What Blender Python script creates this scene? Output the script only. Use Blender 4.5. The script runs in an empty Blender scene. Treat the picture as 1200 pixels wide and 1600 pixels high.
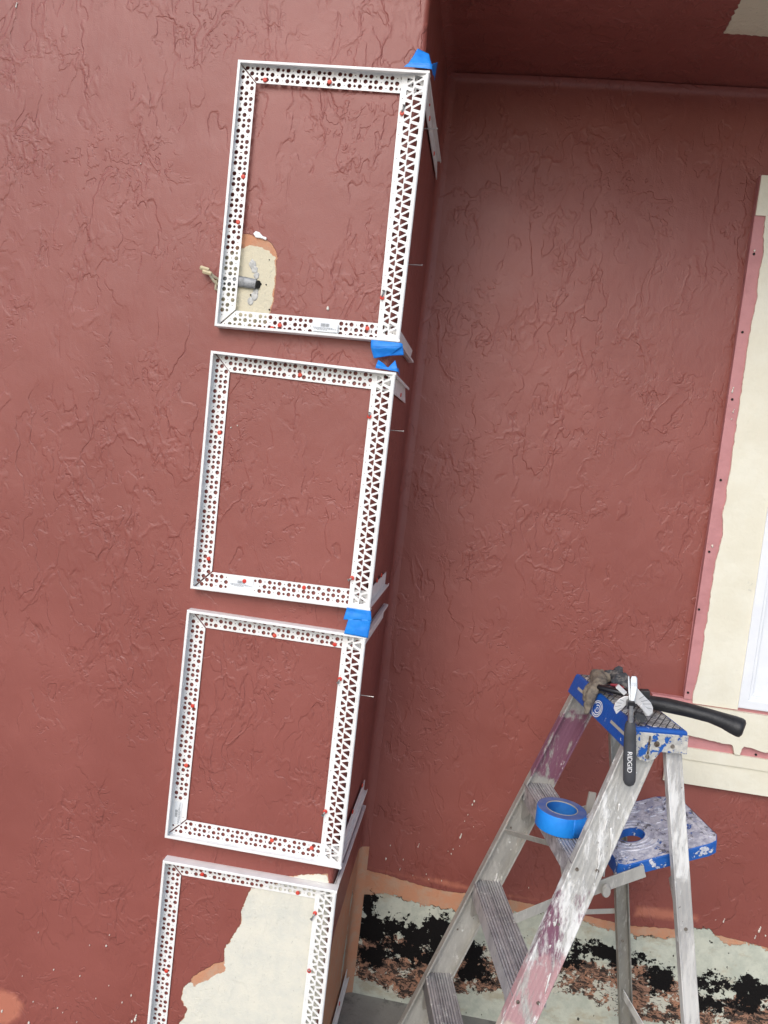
import bpy, bmesh, math, random
import numpy as np
from mathutils import Vector, Matrix, noise as mnoise
from mathutils.geometry import tessellate_polygon
R = math.radians
random.seed(7)
scene = bpy.context.scene
col = scene.collection

# ------------------------------------------------------------------ camera
CAM_LOC = np.array([0.24374, -1.8, 0.0])
YAW, PITCH, ROLL, FPX = 0.1216817, -0.0736757, -0.1114043, 1182.286
def cam_basis():
    cy, sy = math.cos(YAW), math.sin(YAW); cp, sp = math.cos(PITCH), math.sin(PITCH); cr, sr = math.cos(ROLL), math.sin(ROLL)
    Rz = np.array([[cy,-sy,0],[sy,cy,0],[0,0,1]]); Rx = np.array([[1,0,0],[0,cp,-sp],[0,sp,cp]]); Ry = np.array([[cr,0,sr],[0,1,0],[-sr,0,cr]])
    return Rz @ Rx @ Ry
CB = cam_basis()
cam = bpy.data.cameras.new('camera'); camo = bpy.data.objects.new('camera', cam); col.objects.link(camo)
cam.sensor_fit = 'VERTICAL'; cam.sensor_height = 24; cam.lens = 24*FPX/1600
cam.clip_start = 0.05; cam.clip_end = 500
m = Matrix([[CB[0][0], CB[0][2], -CB[0][1]], [CB[1][0], CB[1][2], -CB[1][1]], [CB[2][0], CB[2][2], -CB[2][1]]]).to_4x4()
m.translation = Vector(CAM_LOC); camo.matrix_world = m
scene.camera = camo
# ------------------------------------------------------------------ world, sun, exposure
SUN_EL, SUN_AZ = 38, 196      # azimuth the light comes from, clockwise from +Y
w = bpy.data.worlds.new('World'); scene.world = w; w.use_nodes = True
wn = w.node_tree.nodes; wl = w.node_tree.links
bg = wn['Background']; bg.inputs['Strength'].default_value = 0.15
sky = wn.new('ShaderNodeTexSky'); sky.sky_type = 'NISHITA'; sky.sun_disc = False
sky.sun_elevation = R(SUN_EL); sky.sun_rotation = R(SUN_AZ); sky.air_density = 1.0; sky.dust_density = 2.0; sky.ozone_density = 1.0
wl.new(sky.outputs[0], bg.inputs[0])
sl = bpy.data.lights.new('sun', 'SUN'); so = bpy.data.objects.new('sun', sl); col.objects.link(so)
sl.energy = 1.0; sl.angle = R(38); sl.color = (1.0, 0.98, 0.96)
dvec = Vector((math.sin(R(SUN_AZ))*math.cos(R(SUN_EL)), math.cos(R(SUN_AZ))*math.cos(R(SUN_EL)), math.sin(R(SUN_EL))))
so.rotation_euler = dvec.to_track_quat('Z', 'Y').to_euler(); so.location = (-2, -4, 5)
scene.view_settings.view_transform = 'Standard'; scene.view_settings.look = 'None'
scene.view_settings.exposure = 0.43; scene.view_settings.gamma = 1
scene.cycles.max_bounces = 6; scene.cycles.diffuse_bounces = 4; scene.cycles.glossy_bounces = 3; scene.cycles.transmission_bounces = 2; scene.cycles.volume_bounces = 0
scene.cycles.use_adaptive_sampling = True; scene.cycles.adaptive_threshold = 0.02; scene.cycles.caustics_reflective = False; scene.cycles.caustics_refractive = False
# ------------------------------------------------------------------ geometry of the place (metres; y = 0 is the front wall's face)
DB = 0.556          # face of the recessed wall
ZF = -1.76          # floor
ZS = 1.155          # soffit
def ray(x, y): return CB @ np.array([(x-600)/FPX, 1, -(y-800)/FPX])
def atY(x, y, Y): d = ray(x, y); return CAM_LOC + d*((Y-CAM_LOC[1])/d[1])
def atX(x, y, X): d = ray(x, y); return CAM_LOC + d*((X-CAM_LOC[0])/d[0])
def atZ(x, y, Z): d = ray(x, y); return CAM_LOC + d*((Z-CAM_LOC[2])/d[2])

# ------------------------------------------------------------------ node helpers
class NT:
    def __init__(s, name):
        s.m = bpy.data.materials.new(name); s.m.use_nodes = True
        s.t = s.m.node_tree; s.n = s.t.nodes; s.b = s.n['Principled BSDF']
    def new(s, k, **kw):
        o = s.n.new(k)
        for a, v in kw.items(): setattr(o, a, v)
        return o
    def put(s, sock, v):
        if isinstance(v, (int, float)): sock.default_value = v
        elif isinstance(v, (tuple, list)):
            sock.default_value = tuple(v)+(1,) if len(sock.default_value) == 4 and len(v) == 3 else v
        else: s.t.links.new(v, sock)
    def math(s, op, a, b=0.0, c=0.0, clamp=False):
        o = s.new('ShaderNodeMath', operation=op, use_clamp=clamp)
        s.put(o.inputs[0], a); s.put(o.inputs[1], b); s.put(o.inputs[2], c); return o.outputs[0]
    def vmath(s, op, a, b=(0,0,0), scale=None):
        o = s.new('ShaderNodeVectorMath', operation=op); s.put(o.inputs[0], a); s.put(o.inputs[1], b)
        if scale is not None: s.put(o.inputs['Scale'], scale)
        return o.outputs['Value'] if op in ('DOT_PRODUCT','LENGTH') else o.outputs[0]
    def pos(s, obj=False):
        return s.new('ShaderNodeTexCoord').outputs['Object'] if obj else s.new('ShaderNodeNewGeometry').outputs['Position']
    def noise(s, vec, scale, detail=2, rough=.5, dist=0, color=False):
        o = s.new('ShaderNodeTexNoise'); s.put(o.inputs['Vector'], vec); o.inputs['Scale'].default_value = scale
        o.inputs['Detail'].default_value = detail; o.inputs['Roughness'].default_value = rough; o.inputs['Distortion'].default_value = dist
        return o.outputs['Color' if color else 'Fac']
    def step(s, v, lo, hi, a=0.0, b=1.0):
        o = s.new('ShaderNodeMapRange', interpolation_type='SMOOTHSTEP'); s.put(o.inputs['Value'], v)
        for i, k in enumerate((lo, hi, a, b)): s.put(o.inputs[i+1], k)
        return o.outputs[0]
    def mix(s, f, a, b):
        o = s.new('ShaderNodeMix', data_type='RGBA'); s.put(o.inputs[0], f); s.put(o.inputs[6], a); s.put(o.inputs[7], b); return o.outputs[2]
    def attr(s, name): return s.new('ShaderNodeAttribute', attribute_name=name).outputs['Fac']
    def bump(s, h, dist=1.0, strength=1.0, normal=None):
        o = s.new('ShaderNodeBump'); o.inputs['Strength'].default_value = strength; o.inputs['Distance'].default_value = dist
        s.put(o.inputs['Height'], h)
        if normal is not None: s.put(o.inputs['Normal'], normal)
        return o.outputs[0]
    def set(s, **kw):
        names = dict(color='Base Color', rough='Roughness', metal='Metallic', normal='Normal', spec='Specular IOR Level', alpha='Alpha', trans='Transmission Weight')
        for k, v in kw.items(): s.put(s.b.inputs[names[k]], v)
        return s.m

def scale_vec(N, v, sc):
    return N.vmath('MULTIPLY', v, sc)

# ------------------------------------------------------------------ materials
def mat_stucco(base=False, patch=False):
    """base = the crumbling foot of the wall too; patch = only the cream and primer patches"""
    N = NT('red_stucco'); p = N.pos()
    warp = N.noise(p, 7, 2, .5, color=True)
    wv = N.vmath('SCALE', N.vmath('SUBTRACT', warp, (.5,.5,.5)), scale=.075)
    fine = N.noise(p, 60, 3, .6, color=True)
    fv = N.vmath('SCALE', N.vmath('SUBTRACT', fine, (.5,.5,.5)), scale=.010)
    q = N.vmath('ADD', N.vmath('ADD', p, wv), fv)
    qs = scale_vec(N, q, (1.05, 1.0, .50))
    # large trowelled terraces: a slow rise and a sudden ledge
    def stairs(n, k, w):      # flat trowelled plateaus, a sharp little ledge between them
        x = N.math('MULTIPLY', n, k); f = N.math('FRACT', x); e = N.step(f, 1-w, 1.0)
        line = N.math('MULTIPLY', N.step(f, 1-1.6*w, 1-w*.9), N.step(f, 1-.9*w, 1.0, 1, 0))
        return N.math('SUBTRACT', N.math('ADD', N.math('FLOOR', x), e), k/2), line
    st1, ln1 = stairs(N.noise(qs, 4.6, 4, .56), 8.0, .13)
    st2, ln2 = stairs(N.noise(N.vmath('ADD', qs, (3.1,7.7,1.3)), 8.0, 4, .58), 7.0, .16)
    st3, ln3 = stairs(N.noise(q, 22, 3, .6), 5.0, .26)
    mA = N.step(N.noise(p, 5.0, 1, .55), .40, .58)
    mB = N.step(N.noise(N.vmath('ADD', p, (5,2,9)), 4.3, 1, .55), .40, .58)
    mC = N.step(N.noise(N.vmath('ADD', p, (1,8,4)), 5.5, 2, .6), .47, .64)
    # broad hand-made undulation and faint vertical trowel marks
    und = N.noise(p, 9, 1, .5)
    streak = N.noise(scale_vec(N, p, (1,1,.12)), 55, 1, .6)
    grain = N.noise(p, 380, 1, .6)
    h = N.math('MULTIPLY', N.math('MULTIPLY', st1, mA), .0011)
    h = N.math('ADD', h, N.math('MULTIPLY', N.math('MULTIPLY', st2, mB), .0009))
    h = N.math('ADD', h, N.math('MULTIPLY', N.math('MULTIPLY', st3, mC), .0009))
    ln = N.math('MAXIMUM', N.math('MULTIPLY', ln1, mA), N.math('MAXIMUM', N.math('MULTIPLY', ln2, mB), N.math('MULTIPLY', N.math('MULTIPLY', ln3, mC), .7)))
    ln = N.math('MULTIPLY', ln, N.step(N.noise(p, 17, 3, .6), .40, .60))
    h = N.math('SUBTRACT', h, N.math('MULTIPLY', ln, .0004))
    h = N.math('ADD', h, N.math('MULTIPLY', N.noise(scale_vec(N, q, (1,1,.5)), 34, 2, .55), .0014))
    rdg = N.step(N.math('ABSOLUTE', N.math('SUBTRACT', N.noise(N.vmath('ADD', qs, (9,4,6)), 6.0, 3, .55), .5)), 0.0, .022, 1, 0)
    h = N.math('ADD', h, N.math('MULTIPLY', N.math('MULTIPLY', rdg, mB), .0010))
    h = N.math('ADD', h, N.math('MULTIPLY', und, .0022))
    h = N.math('ADD', h, N.math('MULTIPLY', streak, .0004))
    # layers bared where the paint and the coat came off (fields in metres, > 0 inside)
    zero = N.new('ShaderNodeValue'); zero.outputs[0].default_value = 0.0; zero = zero.outputs[0]
    peach = cream = grey = mess = black = zero
    red = N.mix(N.step(N.noise(p, 2.3, 4, .6), .35, .7), (.238,.064,.050), (.272,.078,.062))
    c = red = N.mix(N.math('MULTIPLY', ln, .10), red, (.10,.028,.02))   # crevice shade painted into the red along the ledge lines
    bare = None
    if patch or base:
        rag = N.math('MULTIPLY', N.math('SUBTRACT', N.noise(p, 45, 5, .65), .5), .022)
        peach = N.step(N.math('ADD', N.attr('peach'), N.math('MULTIPLY', rag, .6)), -.0007, .0007)
        peachc = N.mix(N.step(N.noise(p, 30, 5, .65), .4, .65), (.55,.27,.16), (.50,.31,.21))
        c = N.mix(N.math('MULTIPLY', N.step(N.math('ADD', N.attr('scuff'), rag), -.006, .014), .75), c, (.52,.19,.12))
        c = N.mix(peach, c, peachc); bare = peach
    if patch:
        cream = N.step(N.math('ADD', N.attr('cream'), rag), -.0007, .0007)
        sz = N.new('ShaderNodeSeparateXYZ'); N.put(sz.inputs[0], p)
        creamc = N.mix(N.step(N.noise(p, 14, 6, .7), .35, .70), (.72,.70,.60), (.63,.63,.56))
        creamc = N.mix(N.step(sz.outputs[2], -.2, 0, 0, .7), creamc, (.62,.55,.38))
        creamc = N.mix(N.step(N.noise(scale_vec(N, p, (1,1,.5)), 9, 7, .75), .60, .72, 0, .40), creamc, (.40,.41,.38))
        creamc = N.mix(N.step(N.noise(scale_vec(N, p, (1,1,.6)), 120, 3, .6), .66, .70, 0, .5), creamc, (.38,.36,.30))
        c = N.mix(cream, c, creamc); bare = N.math('MAXIMUM', bare, cream)
    if base:
        rag2 = N.math('MULTIPLY', N.math('SUBTRACT', N.noise(p, 24, 6, .74), .5), .16)
        rag3 = N.math('MULTIPLY', N.math('SUBTRACT', N.noise(N.vmath('ADD', p, (3,3,3)), 55, 5, .7), .5), .05)
        gf = N.math('ADD', N.math('ADD', N.attr('grey'), rag3), N.math('MULTIPLY', rag2, .15))
        grey = N.step(gf, -.001, .001)
        mess = N.step(N.math('ADD', N.attr('mess'), N.math('ADD', N.math('MULTIPLY', rag2, .55), rag3)), -.002, .002)
        black = N.step(N.math('ADD', N.attr('black'), N.math('SUBTRACT', N.math('ADD', N.math('MULTIPLY', rag2, .85), N.math('MULTIPLY', rag3, 2.0)), .003)), -.001, .001)
        greyc = N.mix(N.step(N.noise(p, 18, 5, .7), .38, .66), (.56,.58,.49), (.44,.47,.40))
        pit = N.step(N.noise(scale_vec(N, p, (1,1,.6)), 70, 2, .5), .70, .715)
        greyc = N.mix(N.step(N.noise(scale_vec(N, p, (1,1,1.8)), 7, 6, .74), .52, .66, 0, .55), greyc, (.40,.33,.22))
        greyc = N.mix(pit, greyc, (.06,.06,.05))
        s1 = N.noise(scale_vec(N, q, (1,1,2.2)), 34, 7, .74, .8)
        messc = N.mix(N.step(s1, .47, .53), (.055,.042,.036), (.34,.19,.13))
        messc = N.mix(N.step(N.noise(N.vmath('ADD', p, (7,1,2)), 16, 6, .7), .53, .58), messc, (.42,.22,.14))
        messc = N.mix(N.step(N.noise(N.vmath('ADD', p, (2,6,2)), 15, 5, .74), .525, .55), messc, (.58,.57,.48))
        messc = N.mix(N.step(N.noise(scale_vec(N, q, (1,1,2.5)), 75, 5, .7), .56, .60), messc, (.02,.017,.015))
        c = N.mix(grey, c, greyc)
        curl = N.math('MULTIPLY', N.step(N.math('ABSOLUTE', N.math('SUBTRACT', gf, .001)), 0, .0035, 1, 0), N.step(N.noise(p, 13, 2, .5), .50, .56))
        c = N.mix(curl, c, (.05,.04,.03))
        c = N.mix(mess, c, messc); c = N.mix(black, c, (.009,.008,.008))
        bare = N.math('MAXIMUM', N.math('MAXIMUM', bare, grey), N.math('MAXIMUM', mess, black))
    if bare is not None:
        drop = N.math('MULTIPLY', bare, -.0016)
        h = N.math('ADD', N.math('MULTIPLY', h, N.math('SUBTRACT', 1.0, N.math('MULTIPLY', bare, .55))), drop)
        crumb = N.math('MULTIPLY', N.noise(p, 95, 3, .7), .0035)
        k = N.math('MULTIPLY', bare, .35)
        if base:
            h = N.math('ADD', h, N.math('MULTIPLY', N.math('ADD', N.math('ADD', mess, black), grey), -.0012))
            k = N.math('ADD', k, N.math('MULTIPLY', mess, .65))
        h = N.math('ADD', h, N.math('MULTIPLY', crumb, k))
    h = N.math('ADD', h, N.math('MULTIPLY', grain, .00040))
    rough = N.math('ADD', N.math('MULTIPLY', N.noise(p, 12, 1, .6), .10), .42); spec = .55
    if bare is not None:
        rough = N.math('MAXIMUM', rough, N.math('MULTIPLY', bare, .85)); spec = N.math('SUBTRACT', .5, N.math('MULTIPLY', bare, .38))
    return N.set(color=c, rough=rough, spec=spec, normal=N.bump(h, 1.0, 1.0))
def mat_pvc():
    N = NT('white_pvc'); p = N.pos()
    c = N.mix(N.step(N.noise(p, 25, 4, .6), .4, .7), (.86,.86,.84), (.78,.78,.76))
    return N.set(color=c, rough=.38, normal=N.bump(N.noise(p, 150, 2), .0004, .5))
def mat_simple(name, c, rough=.5, metal=0, c2=None, sc=30, bump=0, bsc=200, lo=.4, hi=.65, spec=.5):
    N = NT(name); p = N.pos(True)
    cc = N.mix(N.step(N.noise(p, sc, 4, .6), lo, hi), c, c2 or c)
    kw = dict(color=cc, rough=rough, metal=metal, spec=spec)
    if bump: kw['normal'] = N.bump(N.noise(p, bsc, 3, .6), bump)
    return N.set(**kw)
def mat_tape():
    N = NT('blue_tape'); p = N.pos()
    c = N.mix(N.step(N.noise(p, 18, 3, .6), .35, .7), (.006,.20,.72), (.010,.26,.80))
    h = N.math('ADD', N.math('MULTIPLY', N.noise(scale_vec(N, p, (1,1,3)), 260, 2), .0003), N.math('MULTIPLY', N.noise(p, 45, 3, .6), .0025))
    return N.set(color=c, rough=.5, normal=N.bump(h, 1.0, .6))
LADN = {}
def mat_alu(name, bands=(), white=.55, ridge_axis=None, pitch=.011, base=((.52,.51,.47),(.38,.37,.345)), direct=(0,1,0), metal=.45):
    """scuffed aluminium with paint on it; bands = (z_lo, z_hi, colour, cover) in local height"""
    N = NT(name); p = N.pos(True); sep = N.new('ShaderNodeSeparateXYZ'); N.put(sep.inputs[0], p); z = sep.outputs[2]
    sm = N.noise(scale_vec(N, p, (1,1,.35)), 16, 6, .7)
    c = N.mix(N.step(sm, .35, .7), base[0], base[1])
    c = N.mix(N.step(N.noise(scale_vec(N, p, (1,1,.3)), 60, 5, .7), .52, .66, 0, .6), c, (.62,.61,.57))
    paint = 0.0
    for i, (lo, hi, colr, cover) in enumerate(bands):
        off = N.math('MULTIPLY', N.math('SUBTRACT', N.noise(N.vmath('ADD', p, (i*3.3,i,2)), 14, 4, .65), .5), .16)
        zz = N.math('ADD', z, off)
        k = N.math('MULTIPLY', N.step(zz, lo-.012, lo+.012), N.step(zz, hi-.012, hi+.012, 1, 0))
        scr = N.step(N.noise(N.vmath('ADD', scale_vec(N, p, (1,1,.22)), (i*2.2,5,i)), 30, 7, .74), .62-cover*.4, .76-cover*.4)
        k = N.math('MULTIPLY', k, scr)
        c = N.mix(k, c, colr); paint = N.math('MAXIMUM', k, paint)
    spl = N.step(N.noise(scale_vec(N, p, (1,1,.32)), 50, 6, .76), white, white+.07)
    c = N.mix(N.math('MULTIPLY', spl, .9), c, (.76,.76,.73)); paint = N.math('MAXIMUM', spl, paint)
    drk = N.step(N.noise(N.vmath('ADD', p, (4,4,4)), 85, 3, .6), .70, .73)
    c = N.mix(N.math('MULTIPLY', drk, .6), c, (.09,.07,.055))
    h = N.math('MULTIPLY', paint, .0007)
    h = N.math('ADD', h, N.math('MULTIPLY', N.noise(p, 120, 4, .6), .0006))
    if ridge_axis is not None:
        u = N.vmath('DOT_PRODUCT', p, tuple(ridge_axis[:3])); 
        if len(ridge_axis) > 3: pass
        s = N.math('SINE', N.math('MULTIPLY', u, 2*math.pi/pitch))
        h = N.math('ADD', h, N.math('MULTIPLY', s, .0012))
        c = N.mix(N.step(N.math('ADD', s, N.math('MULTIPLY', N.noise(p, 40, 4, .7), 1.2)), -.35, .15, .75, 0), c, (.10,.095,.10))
    metalv = N.math('MULTIPLY', N.math('SUBTRACT', 1.0, paint), metal)
    rough = N.math('ADD', .42, N.math('MULTIPLY', N.noise(p, 30, 3), .2))
    return N.set(color=c, rough=rough, metal=metalv, normal=N.bump(h, 1.0, 1.0))
def mat_bluepaint(name, amt, sc=38, c1=(.66,.68,.72), c2=(.50,.52,.58), grime=.66, gsc=75, streak=(1,1,1), blue=(.010,.10,.40)):
    N = NT(name); p = N.pos(True)
    pp = scale_vec(N, p, streak)
    k = N.step(N.noise(pp, sc, 7, .68, .3), amt, amt+.025)
    pc = N.mix(N.step(N.noise(p, 50, 6, .7), .4, .62), c1, c2)
    c = N.mix(k, blue, pc)
    g = N.step(N.noise(N.vmath('ADD', p, (3,1,2)), gsc, 6, .74, 1.2), grime, grime+.05)
    c = N.mix(g, c, (.13,.13,.15))
    h = N.math('ADD', N.math('MULTIPLY', k, .0008), N.math('MULTIPLY', N.noise(p, 90, 5, .7), .0022))
    return N.set(color=c, rough=.45, normal=N.bump(h, 1.0, .9))
def mat_captop():
    N = NT('cap_top_grid'); p = N.pos(True)
    a = N.math('ABSOLUTE', N.math('SUBTRACT', N.math('FRACT', N.math('MULTIPLY', N.vmath('DOT_PRODUCT', p, (.50,.87,0)), 1/.0135)), .5))
    b = N.math('ABSOLUTE', N.math('SUBTRACT', N.math('FRACT', N.math('MULTIPLY', N.vmath('DOT_PRODUCT', p, (.92,-.38,0)), 1/.0135)), .5))
    line = N.math('MAXIMUM', N.step(a, .40, .44), N.step(b, .40, .44))
    worn = N.step(N.noise(p, 35, 6, .7), .40, .60)
    c = N.mix(worn, (.20,.20,.20), (.58,.57,.54))
    c = N.mix(N.step(N.noise(N.vmath('ADD', p, (1,1,1)), 26, 4, .6), .62, .66), c, (.012,.06,.26))
    c = N.mix(line, c, (.015,.015,.018))
    return N.set(color=c, rough=.6, normal=N.bump(N.math('MULTIPLY', line, -.001), 1.0))
def mat_trim():
    N = NT('cream_trim'); p = N.pos()
    c = N.mix(N.step(N.noise(p, 8, 5, .65), .38, .68), (.73,.70,.57), (.77,.75,.63))
    c = N.mix(N.step(N.noise(p, 26, 5, .7), .66, .76, 0, .5), c, (.42,.42,.38))
    h = N.math('ADD', N.math('MULTIPLY', N.noise(p, 14, 4, .6), .004), N.math('MULTIPLY', N.noise(scale_vec(N, p, (1,1,.3)), 90, 4, .6), .0008))
    return N.set(color=c, rough=.55, normal=N.bump(h, 1.0))
def mat_pink():
    N = NT('pink_coat'); p = N.pos()
    c = N.mix(N.step(N.noise(p, 16, 4, .6), .4, .7), (.52,.235,.24), (.46,.20,.205))
    return N.set(color=c, rough=.6, normal=N.bump(N.noise(p, 40, 4, .6), .002))
def mat_ground():
    N = NT('concrete_ground'); p = N.pos()
    c = N.mix(N.step(N.noise(p, 3, 6, .65), .35, .65), (.30,.30,.27), (.21,.21,.195))
    c = N.mix(N.step(N.noise(p, 14, 7, .7), .52, .68), c, (.13,.13,.12))
    sy = N.new('ShaderNodeSeparateXYZ'); N.put(sy.inputs[0], p)
    c = N.mix(N.step(sy.outputs[1], -.52, -.5, 1, 0), c, (.36,.35,.33))   # unseen paving past the concrete strip, its pale tone set to bounce light up
    return N.set(color=c, rough=.85, normal=N.bump(N.noise(p, 60, 5, .65), .004))
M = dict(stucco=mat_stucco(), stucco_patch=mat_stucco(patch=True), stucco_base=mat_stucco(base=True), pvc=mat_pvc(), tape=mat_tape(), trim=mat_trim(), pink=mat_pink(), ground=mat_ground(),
    nail=mat_simple('red_nail_head', (.60,.035,.02), .45, c2=(.66,.10,.06), sc=90),
    steel=mat_simple('nail_steel', (.36,.36,.35), .38, .8, c2=(.24,.24,.24)),
    sticker=mat_simple('sticker_paper', (.74,.77,.79), .5), ink=mat_simple('label_ink', (.16,.18,.20), .6),
    vinyl=mat_simple('window_vinyl', (.80,.83,.86), .32, c2=(.76,.79,.83), sc=12),
    hole=mat_simple('dark_hole', (.012,.011,.010), .9), rubber=mat_simple('black_rubber', (.014,.015,.017), .48, c2=(.022,.023,.026), bump=.0006),
    grip=mat_simple('grey_grip', (.055,.058,.066), .5, c2=(.045,.048,.054), bump=.0003, bsc=500),
    chrome=mat_simple('polished_steel', (.55,.56,.57), .26, .9, c2=(.42,.43,.44), sc=50),
    plate=mat_simple('mitre_plate', (.68,.69,.70), .35, .35, c2=(.60,.61,.63), sc=60),
    leather=mat_simple('dusty_leather', (.20,.17,.13), .85, c2=(.11,.095,.08), sc=45, bump=.003, bsc=90),
    darkcloth=mat_simple('dark_cloth', (.045,.048,.055), .85, c2=(.15,.14,.13), sc=55, bump=.003, bsc=110, lo=.5, hi=.62),
    redplastic=mat_simple('red_plastic', (.22,.012,.022), .35), blackplastic=mat_simple('black_plastic', (.012,.012,.014), .28),
    cable=mat_simple('cable_sheath', (.42,.38,.27), .55, c2=(.30,.28,.22), sc=60),
    conn=mat_simple('cable_connector', (.58,.49,.31), .5, c2=(.50,.42,.27), sc=60),
    conduit=mat_simple('conduit_metal', (.30,.31,.32), .5, .35, c2=(.17,.175,.18), sc=60, bump=.001),
    specks=mat_simple('dried_paint', (.70,.67,.60), .6, c2=(.60,.45,.38), sc=40, lo=.55, hi=.7),
    filler=mat_simple('grey_filler', (.60,.60,.57), .8, c2=(.42,.42,.40), sc=90, bump=.001),
    runs=mat_simple('paint_runs', (.76,.76,.73), .5, c2=(.62,.61,.58), sc=80),
    white=mat_simple('white_ink', (.82,.83,.84), .4), core=mat_simple('cardboard_core', (.40,.37,.32), .7),
    tapeside=mat_simple('tape_edge', (.07,.13,.36), .65, c2=(.14,.17,.33), sc=25, bump=.0006),
    rivet=mat_simple('worn_rivet', (.30,.27,.23), .45, .6, c2=(.10,.065,.045), sc=120))
def mat_glass():
    N = NT('window_glass'); N.b.inputs['IOR'].default_value = 1.5
    return N.set(color=(.70,.74,.78), rough=.06, spec=.8)
M['glass'] = mat_glass()

# ------------------------------------------------------------------ object helpers
def empty(name, loc, label, cat, group=None):
    o = bpy.data.objects.new(name, None); col.objects.link(o); o.location = loc; o.empty_display_size = .05
    o['label'] = label; o['category'] = cat
    if group: o['group'] = group
    return o
def tag(o, label=None, cat=None, group=None, kind=None):
    if label: o['label'] = label
    if cat: o['category'] = cat
    if group: o['group'] = group
    if kind: o['kind'] = kind
    return o
def base_of(parent):
    v = Vector((0,0,0)); o = parent
    while o is not None: v = v + o.location; o = o.parent
    return v
def obj(name, verts, faces, mat, parent=None, smooth=False, origin=None):
    """verts are world points"""
    me = bpy.data.meshes.new(name)
    b = base_of(parent) if parent is not None else Vector((0,0,0))
    org = Vector(origin) if origin is not None else Vector((0,0,0))
    me.from_pydata([tuple(Vector(v)-b-org) for v in verts], [], faces); me.update()
    me.materials.append(mat)
    if smooth:
        for p in me.polygons: p.use_smooth = True
    o = bpy.data.objects.new(name, me); col.objects.link(o)
    if parent is not None: o.parent = parent
    o.location = org
    return o
class MB:
    def __init__(s): s.v = []; s.f = []; s.cut = []; s.fcut = []
    def add(s, vs, fs):
        k = len(s.v); s.cut.append(k); s.fcut.append(len(s.f)); s.v += [tuple(v) for v in vs]; s.f += [tuple(i+k for i in f) for f in fs]; return s
    def box(s, a, b, T=None):
        x0,y0,z0 = a; x1,y1,z1 = b
        vs = [(x0,y0,z0),(x1,y0,z0),(x1,y1,z0),(x0,y1,z0),(x0,y0,z1),(x1,y0,z1),(x1,y1,z1),(x0,y1,z1)]
        if T: vs = [T(*v) for v in vs]
        return s.add(vs, [(0,3,2,1),(4,5,6,7),(0,1,5,4),(1,2,6,5),(2,3,7,6),(3,0,4,7)])
    def loft(s, rings, caps=True, closed=True):
        n = len(rings[0]); vs = [p for r in rings for p in r]; fs = []
        for i in range(len(rings)-1):
            for j in range(n if closed else n-1):
                k = (j+1) % n; fs.append((i*n+j, i*n+k, (i+1)*n+k, (i+1)*n+j))
        if caps and closed: fs += [tuple(reversed(range(n))), tuple(range((len(rings)-1)*n, len(rings)*n))]
        return s.add(vs, fs)
    def tube(s, pts, rad, n=10, flat=None, caps=True):
        pts = [Vector(p) for p in pts]; rs = rad if isinstance(rad, (list, tuple)) else [rad]*len(pts); rings = []
        up = None
        for i, p in enumerate(pts):
            t = (pts[min(i+1,len(pts)-1)]-pts[max(i-1,0)]).normalized()
            if up is None: up = Vector((0,0,1)) if abs(t.z) < .9 else Vector((0,1,0))
            a = t.cross(up).normalized(); b = a.cross(t).normalized(); up = b
            fl = 1 if flat is None else flat
            rings.append([p + a*math.cos(2*math.pi*k/n)*rs[i] + b*math.sin(2*math.pi*k/n)*rs[i]*fl for k in range(n)])
        return s.loft(rings, caps)
    def disc(s, c, nrm, r, h, n=12, r2=None):
        c = Vector(c); nrm = Vector(nrm).normalized()
        return s.tube([c, c+nrm*h], [r, r if r2 is None else r2], n)
    def split(s, name, mat, parent=None, **kw):
        """one object for each piece added"""
        out = []; cuts = s.cut+[len(s.v)]; fc = s.fcut+[len(s.f)]
        for i in range(len(s.cut)):
            m_ = MB(); m_.v = s.v[cuts[i]:cuts[i+1]]; m_.f = [tuple(k-cuts[i] for k in f) for f in s.f[fc[i]:fc[i+1]]]; out.append(m_.build(name, mat, parent, **kw))
        return out
    def build(s, name, mat, parent=None, smooth=False, bevel=0, origin=None, seg=2):
        o = obj(name, s.v, s.f, mat, parent, smooth, origin)
        if bevel:
            b = o.modifiers.new('bevel', 'BEVEL'); b.width = bevel; b.segments = seg; b.limit_method = 'ANGLE'; b.angle_limit = R(40)
        return o
def shade(o, ang=40):
    me = o.data
    for p in me.polygons: p.use_smooth = True
    try: me.set_sharp_from_angle(angle=R(ang))
    except Exception: pass
    return o
def plate(name, outline, holes, thick, T, mat, parent):
    """flat plate with real holes; outline and holes in (u, v), T(u, v, n) -> world"""
    cu = bpy.data.curves.new('tmp', 'CURVE'); cu.dimensions = '2D'; cu.fill_mode = 'BOTH'; cu.extrude = thick/2
    for loop in [outline]+holes:
        sp = cu.splines.new('POLY'); sp.points.add(len(loop)-1)
        for i, (x, y) in enumerate(loop): sp.points[i].co = (x, y, 0, 1)
        sp.use_cyclic_u = True
    to = bpy.data.objects.new('tmp', cu); col.objects.link(to)
    dg = bpy.context.evaluated_depsgraph_get(); dg.update()
    me = bpy.data.meshes.new_from_object(to.evaluated_get(dg)); bpy.data.objects.remove(to); bpy.data.curves.remove(cu)
    vs = [T(v.co.x, v.co.y, v.co.z) for v in me.vertices]; fs = [tuple(p.vertices) for p in me.polygons]
    bpy.data.meshes.remove(me)
    return obj(name, vs, fs, mat, parent)
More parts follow.
